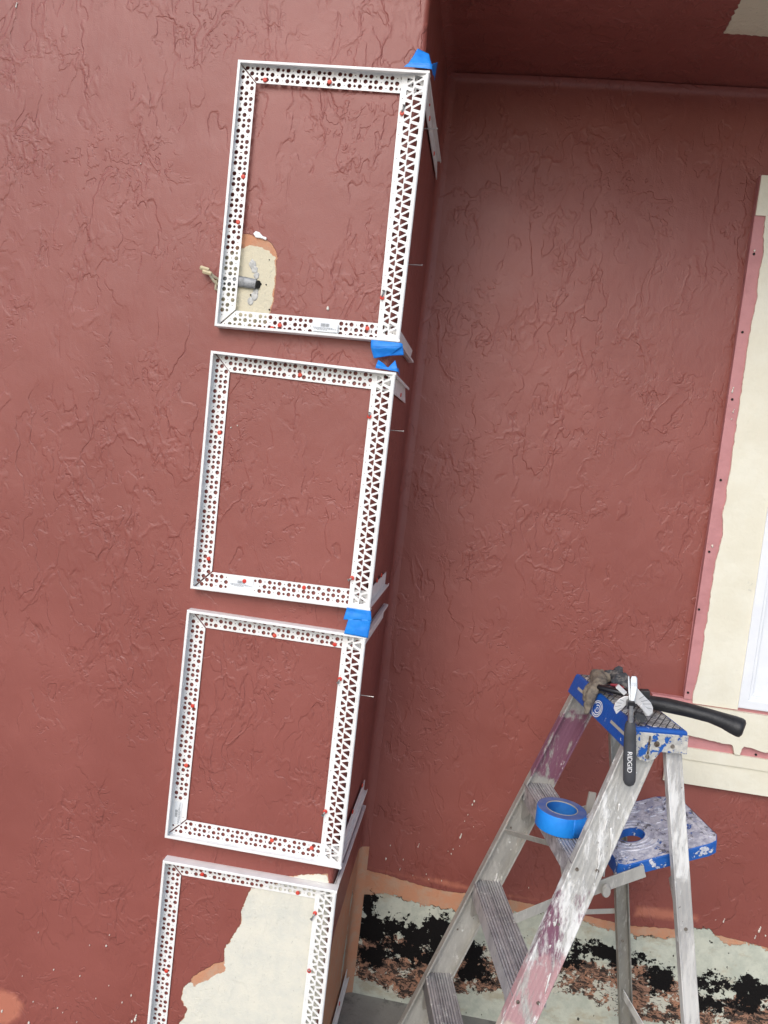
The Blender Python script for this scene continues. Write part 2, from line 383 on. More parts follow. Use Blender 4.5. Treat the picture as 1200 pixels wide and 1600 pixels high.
def remesh(name, mb, mat, parent, voxel=.003, noise_amp=.002, nsc=60, wr=0, smooth_it=4, origin=None):
    o = mb.build('tmp', mat)
    mo = o.modifiers.new('r', 'REMESH'); mo.mode = 'VOXEL'; mo.voxel_size = voxel
    ms = o.modifiers.new('s', 'SMOOTH'); ms.iterations = smooth_it; ms.factor = .6
    dg = bpy.context.evaluated_depsgraph_get(); dg.update()
    me = bpy.data.meshes.new_from_object(o.evaluated_get(dg)); bpy.data.objects.remove(o)
    vs = []
    for v in me.vertices:
        n = mnoise.noise(v.co*nsc) + .5*mnoise.noise(v.co*nsc*2.3)
        vs.append(v.co + v.normal*n*noise_amp)
    fs = [tuple(p.vertices) for p in me.polygons]; bpy.data.meshes.remove(me)
    return obj(name, vs, fs, mat, parent, True, origin)

# ================================================================== THE SETTING
def axis(lo, hi, f0, f1, fine):
    a = [lo] if lo < f0 else []
    n = int(round((f1-f0)/fine)); a += [f0+(f1-f0)*i/n for i in range(n+1)]
    if hi > f1: a.append(hi)
    return np.array(a)
def sdf_poly(px, pz, poly):
    """signed distance, > 0 inside, vectorised"""
    poly = np.array(poly); n = len(poly); d = np.full(px.shape, 1e9); ins = np.zeros(px.shape, bool)
    for i in range(n):
        a = poly[i]; b = poly[(i+1) % n]; e = b-a; wx = px-a[0]; wz = pz-a[1]
        t = np.clip((wx*e[0]+wz*e[1])/(e@e+1e-12), 0, 1); d = np.minimum(d, np.hypot(wx-e[0]*t, wz-e[1]*t))
        c = ((a[1] > pz) != (b[1] > pz)); xx = (b[0]-a[0])*(pz-a[1])/((b[1]-a[1]) if abs(b[1]-a[1]) > 1e-9 else 1e-9)+a[0]
        ins ^= (c & (px < xx))
    return np.where(ins, d, -d)
def wall_grid(name, us, vs_, T, fields, parent, flip=False):
    nu, nv = len(us), len(vs_)
    U, V = np.meshgrid(us, vs_, indexing='ij')
    P = np.array(T(U, V)).reshape(3, -1).T
    i = np.arange(nu-1)[:,None]*nv+np.arange(nv-1)[None,:]; i = i.ravel()
    F = np.stack([i, i+nv, i+nv+1, i+1], 1)
    if flip: F = F[:, ::-1]
    me = bpy.data.meshes.new(name)
    me.vertices.add(len(P)); me.vertices.foreach_set('co', P.astype(np.float32).ravel())
    me.loops.add(F.size); me.loops.foreach_set('vertex_index', F.astype(np.int32).ravel())
    me.polygons.add(len(F)); me.polygons.foreach_set('loop_start', np.arange(0, F.size, 4, dtype=np.int32))
    me.update(calc_edges=True); me.validate()
    for k in ('cream', 'peach', 'grey', 'mess', 'black', 'scuff'):
        a = me.attributes.new(k, 'FLOAT', 'POINT')
        f = fields.get(k); arr = np.full(len(P), -1.0) if f is None else f(U, V).ravel()
        a.data.foreach_set('value', arr.astype(np.float32))
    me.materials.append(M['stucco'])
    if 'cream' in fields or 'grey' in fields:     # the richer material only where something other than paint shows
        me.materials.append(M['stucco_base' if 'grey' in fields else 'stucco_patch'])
        near = np.full(len(P), -1.0)
        for k in fields: near = np.maximum(near, fields[k](U, V).ravel())
        fi = (near[F].max(1) > -.04).astype(np.int32); me.polygons.foreach_set('material_index', fi)
    for p in me.polygons: p.use_smooth = True
    o = bpy.data.objects.new(name, me); col.objects.link(o); o.parent = parent
    return o
bld = empty('building', (0,0,0), 'rust red stucco building with cream trimmed window and peeled paint at its foot', 'building')

# front wall (y = 0, x < 0)
patchA = [atY(x, y, 0)[[0,2]] for x, y in [(383,367),(400,372),(414,375),(423,385),(430,397),(430,420),(428,447),(426,470),(420,492),(414,507),(380,510),(352,508),(345,480),(347,440),(350,400),(366,392)]]
patchA_p = [atY(x, y, 0)[[0,2]] for x, y in [(381,364),(398,369),(416,372),(426,383),(433,396),(434,408),(422,394),(405,385),(388,384),(366,394),(370,380)]]
patch4 = [atY(x, y, 0)[[0,2]] for x, y in [(393,1388),(380,1416),(375.5,1446),(364,1463),(352,1482),(350,1514),(333,1514),(301,1534),(286,1544),(282.5,1562),(294,1577),(281,1600),(260,1660),(250,1760),(560,1760),(535,1385),(514,1383),(512,1366),(485,1366),(449,1370),(440,1380)]]
peach4 = [atY(x, y, 0)[[0,2]] for x, y in [(350,1505),(334,1508),(300,1530),(303,1540),(325,1528),(350,1518)]]
peachL = [atY(x, y, 0)[[0,2]] for x, y in [(-60,1545),(0,1545),(25,1552),(38,1570),(30,1592),(5,1604),(-60,1610)]]
fx = lambda P: (lambda U, V: sdf_poly(U, V, P))
def creamA(U, V): return np.maximum(sdf_poly(U, V, patchA), sdf_poly(U, V, patch4))
def peachA(U, V):   # primer showing round the bare patches
    return np.maximum.reduce([sdf_poly(U, V, patchA_p), sdf_poly(U, V, peach4)+.004, sdf_poly(U, V, patchA)+.003, sdf_poly(U, V, patch4)+.0015])
def creamA2(U, V):
    a = sdf_poly(U, V, patchA_p)
    return np.maximum(np.where(a > -.003, np.minimum(sdf_poly(U, V, patchA), -a), sdf_poly(U, V, patchA)), np.minimum(sdf_poly(U, V, patch4), -sdf_poly(U, V, peach4)-.002))
def cornerx(V):   # the hand-trowelled arris wanders a little
    return .0015*np.sin(V*9+1)+.001*np.sin(V*23)
def TA(U, V):
    edge = np.clip((U+.012)/.012, 0, 1)
    X = U + cornerx(V)*np.clip(1+U/.2, 0, 1)
    return X, .012*(1-np.sqrt(np.clip(1-edge**2, 0, 1))), V
usA = np.concatenate([[-6.0], np.arange(-1.25, -.02, .006), np.linspace(-.018, 0, 10)])
vsA = axis(ZF-.1, 3.2, -1.76, 1.16, .006)
wall_grid('front_wall', usA, vsA, TA, dict(cream=creamA2, peach=peachA, scuff=fx(peachL)), bld)
# return wall (x = 0, 0 < y < DB)
bandS = [atX(x, y, 0)[[1,2]] for x, y in [(553,1352),(546,1375),(540,1398),(532,1425),(524,1450),(518,1475),(512,1510),(505,1560)]]
bandS = [(.8, bandS[0][1])]+[tuple(b) for b in bandS]+[(-.05,-1.72),(-.05,-1.9),(.8,-1.9)]
def TS(U, V):
    e0 = np.clip((.012-U)/.012, 0, 1); e1 = np.clip((U-(DB-.03))/.03, 0, 1)
    X = cornerx(V)*np.clip(1-U/.2, 0, 1) - .012*(1-np.sqrt(np.clip(1-e0**2, 0, 1))) + .03*(1-np.sqrt(np.clip(1-e1**2, 0, 1)))
    return X, U, V
def greyS(U, V): return -np.abs(U-(DB-.075-.16*np.clip(-1.34-V,0,1)))+.012+.012*np.sin(V*31)-np.clip((V+1.40)*.6,0,1)
usS = np.concatenate([np.linspace(0, .018, 10), np.arange(.024, DB-.035, .006), np.linspace(DB-.03, DB, 10)])
wall_grid('side_wall', usS, axis(ZF-.1, ZS+.02, -1.76, ZS+.02, .006), TS, dict(peach=fx(bandS), grey=greyS), bld, flip=True)
# recessed wall (y = DB, x > 0)
pb = sorted([tuple(atY(x, y, DB)[[0,2]]) for x, y in [(555,1355),(600,1366),(650,1382),(690,1392),(730,1397),(800,1407),(870,1420),(980,1445),(1050,1450),(1100,1456),(1160,1470),(1200,1481)]])
gb = sorted([tuple(atY(x, y, DB)[[0,2]]) for x, y in [(556,1400),(600,1396),(640,1408),(690,1420),(740,1428),(790,1428),(850,1424),(900,1436),(960,1455),(990,1462),(1060,1464),(1085,1448),(1110,1452),(1135,1478),(1165,1472),(1200,1484)]])
def curve(pts): xs = np.array([p[0] for p in pts]); zs = np.array([p[1] for p in pts]); return lambda U: np.interp(U, xs, zs)
pbf, gbf = curve(pb), curve(gb)
def ell(lst, U, V, Y=DB):
    best = np.full(U.shape, -1.0)
    for x, y, rx, ry in lst:
        c = atY(x, y, Y); k = (DB+1.8)/FPX; a, b = rx*k, ry*k*.93
        d = 1-np.hypot((U-c[0])/a, (V-c[2])/b); best = np.maximum(best, d*min(a, b))
    return best
blk = [(574,1418,16,22),(578,1450,26,30),(612,1446,34,18),(650,1462,38,22),(690,1450,34,20),(640,1490,70,18),(585,1490,30,24),(690,1480,30,18),(735,1492,20,24),(742,1520,24,20),
       (925,1488,34,16),(960,1492,40,20),(985,1500,30,12),(1030,1530,26,22),(1045,1520,16,14),(1086,1527,16,10),(1130,1538,42,16),(1165,1545,36,22),(1195,1548,20,18),(1165,1566,34,14),(1110,1570,30,12),(880,1500,26,14)]
mss = [(630,1505,85,45),(580,1530,40,40),(690,1510,50,45),(650,1545,60,20),(750,1515,40,34),(780,1530,30,22),(930,1530,60,26),(990,1535,70,30),(1060,1575,60,25),(1130,1590,80,26),(1190,1580,50,30),(870,1525,40,22),(1010,1575,50,18)]
low = lambda U, V: np.interp(U, [0,.1,.2,.3,.4,.5,.7,.9,1.1,1.3,2], [-1.70,-1.715,-1.735,-1.72,-1.68,-1.66,-1.70,-1.74,-1.75,-1.75,-1.75])
def TB(U, V):
    bow = .004*np.sin(U*5)*np.sin(V*4)
    e = np.clip((V-(ZS-.02))/.02, 0, 1)
    return U, DB + bow - .02*(1-np.sqrt(np.clip(1-e**2, 0, 1))), V
scf = [atY(x, y, DB)[[0,2]] for x, y in [(985,1405),(1060,1412),(1100,1425),(1100,1448),(1040,1444),(980,1438)]]
scf2 = [atY(x, y, DB)[[0,2]] for x, y in [(560,1345),(640,1362),(700,1368),(760,1385),(900,1408),(900,1425),(700,1394),(560,1360)]]
wall_grid('recessed_wall', axis(0, 5, 0, 1.5, .006), axis(ZF-.1, ZS, -1.76, ZS, .006), TB,
    dict(peach=lambda U, V: pbf(U)-V, grey=lambda U, V: gbf(U)-V, mess=lambda U, V: np.minimum(ell(mss, U, V)+.012, V-low(U, V)), black=lambda U, V: ell(blk, U, V), scuff=lambda U, V: np.maximum(sdf_poly(U, V, scf), sdf_poly(U, V, scf2))-.016), bld)
# soffit over the recess with a smoother band by the wall and a cream patch
sofc = [atZ(x, y, ZS)[[0,1]] for x, y in [(1130,54),(1136,42),(1158,0),(1180,-60),(1500,-60),(1500,70),(1200,59)]]
def TF(U, V):
    z = np.full(U.shape, ZS) + .003*np.clip((V-.26)/.03, 0, 1) + .010*(1-np.clip(np.abs(U)/.02, 0, 1))*-1
    return U, V, z
wall_grid('soffit', axis(-.0, 5, 0, 1.5, .008), axis(-.22, DB, -.22, DB, .008), TF, dict(cream=lambda U, V: sdf_poly(U, V, sofc)), bld, flip=True)
b = MB(); b.box((0,-.25,ZS+.0),(5,-.22,ZS+.3)); b.box((.0,-.22,ZS+.012),(5,DB+.02,ZS+.3)); b.build('eave', M['stucco'], bld)
# back of the walls
b = MB(); b.box((-6,.014,ZF-.1),(-.02,.30,3.2)); b.box((-.30,.012,ZF-.1),(-.013,DB+.3,ZS+.3)); b.box((-.05,DB+.012,ZF-.1),(5,DB+.3,3.2)); b.build('wall_core', M['stucco'], bld)
# dried paint specks
def specks(name, pts, plane, par=None):
    for x, y, s, el in pts:
        mb = MB(); s *= .85; c = plane(x, y)
        n = 9; ph = random.random()*6
        for k in range(1 if el < 2 else 3):
            off = (k-1)*el*s*.8 if el >= 2 else 0
            ring = []
            for j in range(n):
                a = 2*math.pi*j/n; rr = s*(.7+.45*random.random())*(1 if k == 0 else .7)
                ring.append((c[0]+math.cos(a)*rr*.8+off*.22, c[1], c[2]+math.sin(a)*rr*(1.2)+off))
            mb.loft([[(p[0], p[1]+.0015, p[2]) for p in ring], [(p[0], p[1]-.0012, p[2]) for p in ring], [(c[0]+off*.22+(p[0]-c[0]-off*.22)*.5, p[1]-.002, c[2]+off+(p[2]-c[2]-off)*.5) for p in ring]])
        mb.build(name, M['specks'], par or bld, smooth=True)
sp = [(741,1252,.0045,1),(738,1257,.0035,1),(731,1273,.0025,1),(726,1283,.002,1),(720,1306,.0040,2),(718,1322,.0015,1),(705,1334,.0028,1),(708,1327,.002,1),(654,1321,.0025,3),(630,1343,.003,1),(610,1321,.0025,1),(603,1342,.004,1),(625,1358,.002,2),(645,1368,.002,1),(666,1366,.002,1),(670,1374,.002,1),(690,1376,.0022,1),(826,1387,.002,1),
      (1131,1438,.0035,2),(1118,1437,.002,1),(1187,1452,.005,2),(1196,1462,.003,1),(1180,1464,.003,2),(740,1292,.0015,1),(700,1330,.0015,1)]
specks('paint_speck', sp, lambda x, y: atY(x, y, DB-.001))
sp = [(166,1478,.0035,1),(171,1461,.0022,1),(140,1477,.0018,1),(84,1515,.0022,1),(205,1555,.003,1),(191,1566,.0025,1),(52,1565,.0022,1),(45,1598,.005,1),(98,1582,.0015,1),(212,1590,.0045,2),(206,1596,.004,1),(3,1580,.004,1),(60,1457,.0018,1),(26,8,.003,2),(220,256,.002,1),(361,668,.002,1),(371,665,.002,1),(512,482,.005,1),(125,1525,.002,1),(150,1560,.0015,1),(170,1540,.0015,1),(120,1597,.002,1),(35,1525,.0015,1),(90,1575,.002,1)]
specks('paint_speck', sp, lambda x, y: atY(x, y, -.001))

# ground: one sheet to the horizon
g = obj('ground', [(-60,-60,ZF),(60,-60,ZF),(60,60,ZF),(-60,60,ZF)], [(0,1,2,3)], M['ground']); tag(g, kind='structure')

# ------------------------------------------------------------------ window
YT = DB-.022
def ragged_poly(pts, amp, step=.006, seed=0, edges=None):
    """an open ragged line through pts"""
    out = []; n = len(pts)
    for i in range(n-1):
        a = np.array(pts[i]); c = np.array(pts[(i+1) % n]); L = np.hypot(*(c-a))
        if edges is not None and i not in edges: out.append(tuple(a)); continue
        k = max(1, int(L/step)); nrm = np.array([-(c-a)[1], (c-a)[0]])/L
        for j in range(k):
            t = j/k; p = a+(c-a)*t; q = Vector((p[0]*30+seed, p[1]*30, seed*1.7))
            o = mnoise.noise(q)+.6*mnoise.noise(q*3.1)+.35*mnoise.noise(q*8)
            lump = max(0, mnoise.noise(Vector((p[0]*9+seed*5, p[1]*9, 4.2)))-.25)*2.5
            out.append(tuple(p+nrm*(amp*o*min(1, 6*t, 6*(1-t)+.2)+amp*2*lump)))
    return out+[tuple(pts[-1])]
def slab(name, poly, y0, y1, mat, parent, bevel=0):
    """polygon in (x, z), from y0 (back) to y1 (front)"""
    n = len(poly); vs = [(x, y0, z) for x, z in poly]+[(x, y1, z) for x, z in poly]
    vv = vs; ff = [(i, (i+1) % n, n+(i+1) % n, n+i) for i in range(n)]
    tris = tessellate_polygon([[Vector((x, z, 0)) for x, z in poly]])
    area = sum(poly[i][0]*poly[(i+1) % n][1]-poly[(i+1) % n][0]*poly[i][1] for i in range(n))
    if area > 0: ff = [tuple(reversed(f)) for f in ff]
    for t_ in tris:
        (ax, az), (bx, bz), (cx, cz) = [poly[k] for k in t_]
        ccw = (bx-ax)*(cz-az)-(cx-ax)*(bz-az) > 0
        t1 = tuple(t_) if ccw else tuple(reversed(t_))          # seen from -y, counter-clockwise faces the viewer
        ff.append(tuple(k+n for k in t1)); ff.append(tuple(reversed(t1)))
    o = obj(name, vv, ff, mat, parent)
    if bevel:
        m_ = o.modifiers.new('b', 'BEVEL'); m_.width = bevel; m_.segments = 2; m_.limit_method = 'ANGLE'; m_.angle_limit = R(60)
    return o
win = bpy.data.objects.new('window', None); col.objects.link(win); win.parent = bld; win.location = (.926, DB, -.9); win['label'] = 'white window set in cream trim with stripped pink edges'
XW, ZT = .926, .912
XO, ZO = 1.077, -.625       # window opening
slab('trim_base', [(XW,ZT),(XW,-.6225),(XO,-.6225),(XO,ZT)], DB+.005, YT, M['pink'], win, .003)
slab('trim_base', [(.832,-.6235),(.836,-.665),(.90,-.70),(.90,-.872),(2.7,-.872),(2.7,-.6265),(XO,-.6265),(XO,-.6235)], DB+.005, YT, M['pink'], win, .003)
# cream coat left on the upright, ragged along the pink strip
up = [(XW+.030,.80),(XW+.034,.70),(XW+.033,.4),(XW+.034,.1),(XW+.030,-.2),(XW+.029,-.5),(XW+.021,-.615),(XW+.023,-.632),(XO+.001,-.632),(XO+.001,ZT),(XW+.003,ZT),(XW+.002,.80)]
slab('trim_coat', ragged_poly(up[:7], .0030, seed=3)+up[7:], YT+.004, YT-.005, M['trim'], win)
# opening head and the board to the right of the opening
slab('trim_coat', [(XO+.001,.92-.15),(XO+.001,ZT),(2.7,ZT),(2.7,.92-.15)], YT+.004, YT-.005, M['trim'], win)
slab('trim_coat', [(2.0,ZO),(2.0,.77),(2.7,.77),(2.7,ZO)], YT+.004, YT-.005, M['trim'], win)
# sill: upper board, pink gap, lower board in two steps
s1 = ragged_poly([(.829,-.640),(.829,-.684),(.90,-.716),(.94,-.728)], .002, seed=9)
low_ = ragged_poly([(.94,-.728),(1.075,-.738),(1.085,-.765),(1.10,-.765),(1.108,-.740),(1.25,-.750),(2.7,-.76)], .0025, seed=5)
slab('sill_board', s1[:-1]+low_[:-1]+[(2.7,-.75),(2.7,-.636),(.96,-.636)], YT+.004, YT-.014, M['trim'], win)
slab('sill_apron', [(.899,-.768),(2.7,-.768),(2.7,-.803),(.899,-.803)], YT+.004, YT-.009, M['trim'], win, .002)
slab('sill_apron', [(.897,-.8035),(2.7,-.8035),(2.7,-.880),(.896,-.880)], YT+.004, YT-.004, M['trim'], win, .003)
mb = MB()
for x, y in [(1178,397),(1160,519),(1144,624),(1126,750),(1108,862),(1092,952),(1075,1082),(1181,1179),(1196,323)]:
    c = atY(x, y, YT-.0005); mb.disc((c[0], c[1]+.004, c[2]), (0,-1,0), .0035, .006, 9)
mb.split('screw_hole', M['hole'], win)
# vinyl window
def frame_ring(x0, x1, z0, z1, wd, y0, y1, name, mat, bev=.003):
    mb = MB(); prof = [(0,y0),(0,y1),(wd,y1),(wd,y0)]
    rings = []
    for (cx, cz, sx, sz) in ((x0,z0,1,1),(x1,z0,-1,1),(x1,z1,-1,-1),(x0,z1,1,-1)):
        rings.append([(cx+sx*a, yy, cz+sz*a) for a, yy in prof])
    rings.append(rings[0]); mb.loft(rings, caps=False)
    return mb.build(name, mat, win, bevel=bev)
ZH = .765; XR = 2.0
frame_ring(XO, XR, ZO, ZH, .028, DB+.08, YT-.010, 'window_frame', M['vinyl'])
frame_ring(XO+.027, XR-.027, ZO+.027, ZH-.027, .012, DB+.08, YT-.002, 'window_frame', M['vinyl'])
frame_ring(XO+.038, XR-.038, ZO+.038, ZH-.038, .045, DB+.08, YT+.012, 'sash', M['vinyl'])
frame_ring(XO+.082, XR-.082, ZO+.082, ZH-.082, .010, DB+.08, YT+.020, 'sash', M['vinyl'])
obj('pane', [(XO+.08,DB-.003,ZO+.08),(XR-.08,DB-.003,ZO+.08),(XR-.08,DB-.003,ZH-.08),(XO+.08,DB-.003,ZH-.08)], [(0,1,2,3)], M['glass'], win)
# white chips of filler on the pink
specks('filler_spot', [(1145,609,.004,2),(1146,642,.0028,2),(1143,655,.0028,1),(1113,853,.005,1),(1179,392,.004,1),(1170,1183,.004,1)], lambda x, y: atY(x, y, YT-.001), win)

# ================================================================== BEAD FRAMES
WF, HL, PIT = .0432, .028, .01235
def circ(u, v, r, n=11): return [(u+math.cos(2*math.pi*k/n)*r, v+math.sin(2*math.pi*k/n)*r) for k in range(n)]
def dot_holes(L, u0, u1, ok, seed, skip=None):
    rnd = random.Random(seed); H = []; n = int((u1-u0)/PIT)
    for row, (v, off) in enumerate(((.0105,0),(.0225,3),(.0345,2))):
        for i in range(n+1):
            u = u0+i*PIT; k = (i+off+seed) % 4
            r = (.0051,.0034,.0051,.0015)[k]
            if k == 3 and rnd.random() < .2: r = .0029
            if not ok(u, v, r): continue
            if skip and skip[0]-r < u < skip[1]+r and skip[2]-r < v < skip[3]+r: continue
            if row == 1 and k == 3 and rnd.random() < .35: H.append([(u-.0011,v-.0032),(u+.0011,v-.0032),(u+.0011,v+.0032),(u-.0011,v+.0032)]); continue
            H.append(circ(u, v, r, 12 if r > .004 else (9 if r > .002 else 6)))
    return H
def tri_hole(pts, rr):
    out = []; n = 3; c = np.mean(np.array(pts), 0)
    for i in range(n):
        p = np.array(pts[i]); a = np.array(pts[i-1]); b_ = np.array(pts[(i+1) % n])
        da = (a-p)/np.hypot(*(a-p)); db = (b_-p)/np.hypot(*(b_-p))
        out += [tuple(p+da*rr), tuple(p+(da+db)*rr*.33), tuple(p+db*rr)]
    return out
def tri_holes(L, wd, margin, small):
    """two columns of alternating rounded triangles; v from the inner edge to the nose"""
    H = []; P2 = .0268; n = int((L-.012)/P2)
    a0, a1 = .185*wd, .50*wd; b0, b1 = .535*wd, .90*wd
    for i in range(n+1):
        u = .006+i*P2
        def put(pts):
            us_ = [p[0] for p in pts]
            if min(us_) > .004 and max(us_) < L-.004: H.append(tri_hole(pts, .0024))
        put([(u-.0005,b0),(u+.0155,b0),(u+.0075,b1-.001)])
        put([(u+.0120,b1),(u+.0278,b1),(u+.0205,b0+.001)])
        put([(u+.0030,a0+.003),(u+.0158,a0+.003),(u+.0094,a1-.001)])
        put([(u+.0138,a1),(u+.0294,a1),(u+.0220,a0+.0035)])
        if u > .01 and u < L-.01 and (i*7) % 5: H.append(circ(u+.0225, .10*wd, .0012, 6))
        if i % 2 and small: H.append(circ(u+.0205, .505*wd, .0009, 6))
    return H
def strip_profile(mb, p0, p1, inw, out, h, m0=1, m1=1, lip=.0065, t=.0018):
    """the outer leg and lip of a casing bead from p0 to p1; inw = inward, out = away from the wall; mitred"""
    p0, p1, inw, out = map(Vector, (p0, p1, inw, out)); d = (p1-p0).normalized()
    prof = [(0,0),(0,h-.001),(.001,h),(lip-.0008,h),(lip,h-.0008),(lip,h-.0028),(t,h-.0028),(t,0)]
    mb.loft([[p0+d*(v*m0)+inw*v+out*n for v, n in prof], [p1-d*(v*m1)+inw*v+out*n for v, n in prof]])
def nail(pos_, nrm, parent, shank=None, r=.0052):
    mb = MB(); c = Vector(pos_); nrm = Vector(nrm)
    nl = nrm.normalized()
    mb.tube([c-nl*.001, c+nl*.0012, c+nl*.0022, c+nl*.0026], [r, r, r*.72, r*.25], 12)
    o = mb.build('nail', M['nail'], parent, smooth=False)
    if shank is not None:
        s_ = MB(); q = c+nl*.0015; s_.tube([q, q+Vector(shank)*.5+nl*.001, q+Vector(shank)], [.0021,.0021,.0021], 7)
        s_.tube([q+Vector(shank), q+Vector(shank)*1.08], [.0038,.0038], 8)
        s_.build('nail_shank', M['steel'], o, smooth=True)
    return o
def side_nail(px, py, parent, ln=.045, y=.03):
    c = atX(px, py, .012); z = c[2]; mb = MB(); mb.tube([(.0,y,z),(ln,y-.002,z+.001)], .0011, 6)
    mb.disc((ln,y-.002,z+.001),(1,0,0),.0028,.0008,8); return mb.build('loose_nail', M['steel'], parent)
def sticker(c, U, V, n, w_, h_, parent):
    """paper label with a bar code patch and grey lines of print too small to read"""
    c, U, V, n = map(Vector, (c, U, V, n))
    def q(u0,u1,v0,v1,d): return [c+U*u0+V*v0+n*d, c+U*u1+V*v0+n*d, c+U*u1+V*v1+n*d, c+U*u0+V*v1+n*d]
    mb = MB(); mb.loft([q(-w_/2,w_/2,-h_/2,h_/2,.0004), q(-w_/2,w_/2,-h_/2,h_/2,.0009)])
    s = mb.build('sticker', M['sticker'], parent)
    mb = MB(); rnd = random.Random(5); u = -w_*.16
    while u < w_*.16:
        k = rnd.choice((.0006,.0006,.0011)); mb.add(q(u,u+k,h_*.02,h_*.36,.0013), [(0,1,2,3)]); u += k+rnd.choice((.0006,.001))
    for r_, (a, b_) in enumerate(((-.46,.30),(-.42,.46),(-.30,.10))):
        v = -h_*(.10+.11*r_); u = w_*a
        while u < w_*b_: k = rnd.uniform(.002,.005); mb.add(q(u,min(u+k,w_*b_),v-.0005,v+.0005,.0013), [(0,1,2,3)]); u += k+.0011
    mb.build('print', M['ink'], s)
# corners in (x, z) at the lip: top left, top right, bottom right, bottom left
FR = [
 dict(tl=(-.4340,.882), tr=(.0190,.878), br=(.0190,.266), bl=(-.4310,.264), wi=.066, wi2=.058, fo=.0125,
      label='uppermost white perforated frame, beside the cream bare patch with old cables', ret=(.47,.33), retm=(1,1),
      nails=[(414,125),(515,128),(380,276),(372,347),(437,508),(425,513),(574,513)], cn=[((628,177),(.003,.0,.017)),((597,465),(.002,0,.016))], sn=[(671,162,.0),(671,185,0),(678,240,0)], loose=[(648,441),(666,226)], st=('bottom',507,518,.062,.022)),
 dict(tl=(-.4340,.205), tr=(.0190,.196), br=(.0200,-.372), bl=(-.4300,-.377), wi=.058, wi2=.058, fo=.0035,
      label='second white perforated frame from the top, between two blue taped gaps', ret=(.30,.35), retm=(1,0),
      nails=[(469,586),(343,676),(326,873),(382,908),(475,918)], cn=[((577,651),(-.001,0,.010)),((550,903),(-.008,0,-.006))], sn=[(626,617,0),(596,899,0),(589,907,0)], loose=[(616,675)], st=('bottom',377,915,.060,.020)),
 dict(tl=(-.4330,-.431), tr=(.0180,-.434), br=(.0200,-1.018), bl=(-.4360,-1.018), wi=.060, wi2=.060, fo=.0035,
      label='third white perforated frame from the top, paper sticker upright at its lower left', ret=(.40,.41), retm=(0,0),
      nails=[(429,993),(523,1007),(301,1103),(291,1196),(425,1313),(487,1325)], cn=[((531,1061),(-.004,0,-.010)),((508,1268),(-.005,0,-.010))], sn=[(566,1227,0),(551,1268,0)], loose=[(578,1058)], st=('left',276,1270,.060,.020)),
 dict(tl=(-.4350,-1.078), tr=(.0160,-1.074), br=(.0160,-1.700), bl=(-.4370,-1.700), wi=.056, wi2=.058, fo=.0035,
      label='lowest white perforated frame, partly over a large bare cream stucco patch', ret=(.44,.52), retm=(0,0),
      nails=[(316,1366),(465,1395),(260,1517)], cn=[((492,1427),(-.007,0,-.016)),((483,1517),(.000,0,.004))], sn=[(530,1568,0)], loose=[(548,1463)], st=None)]
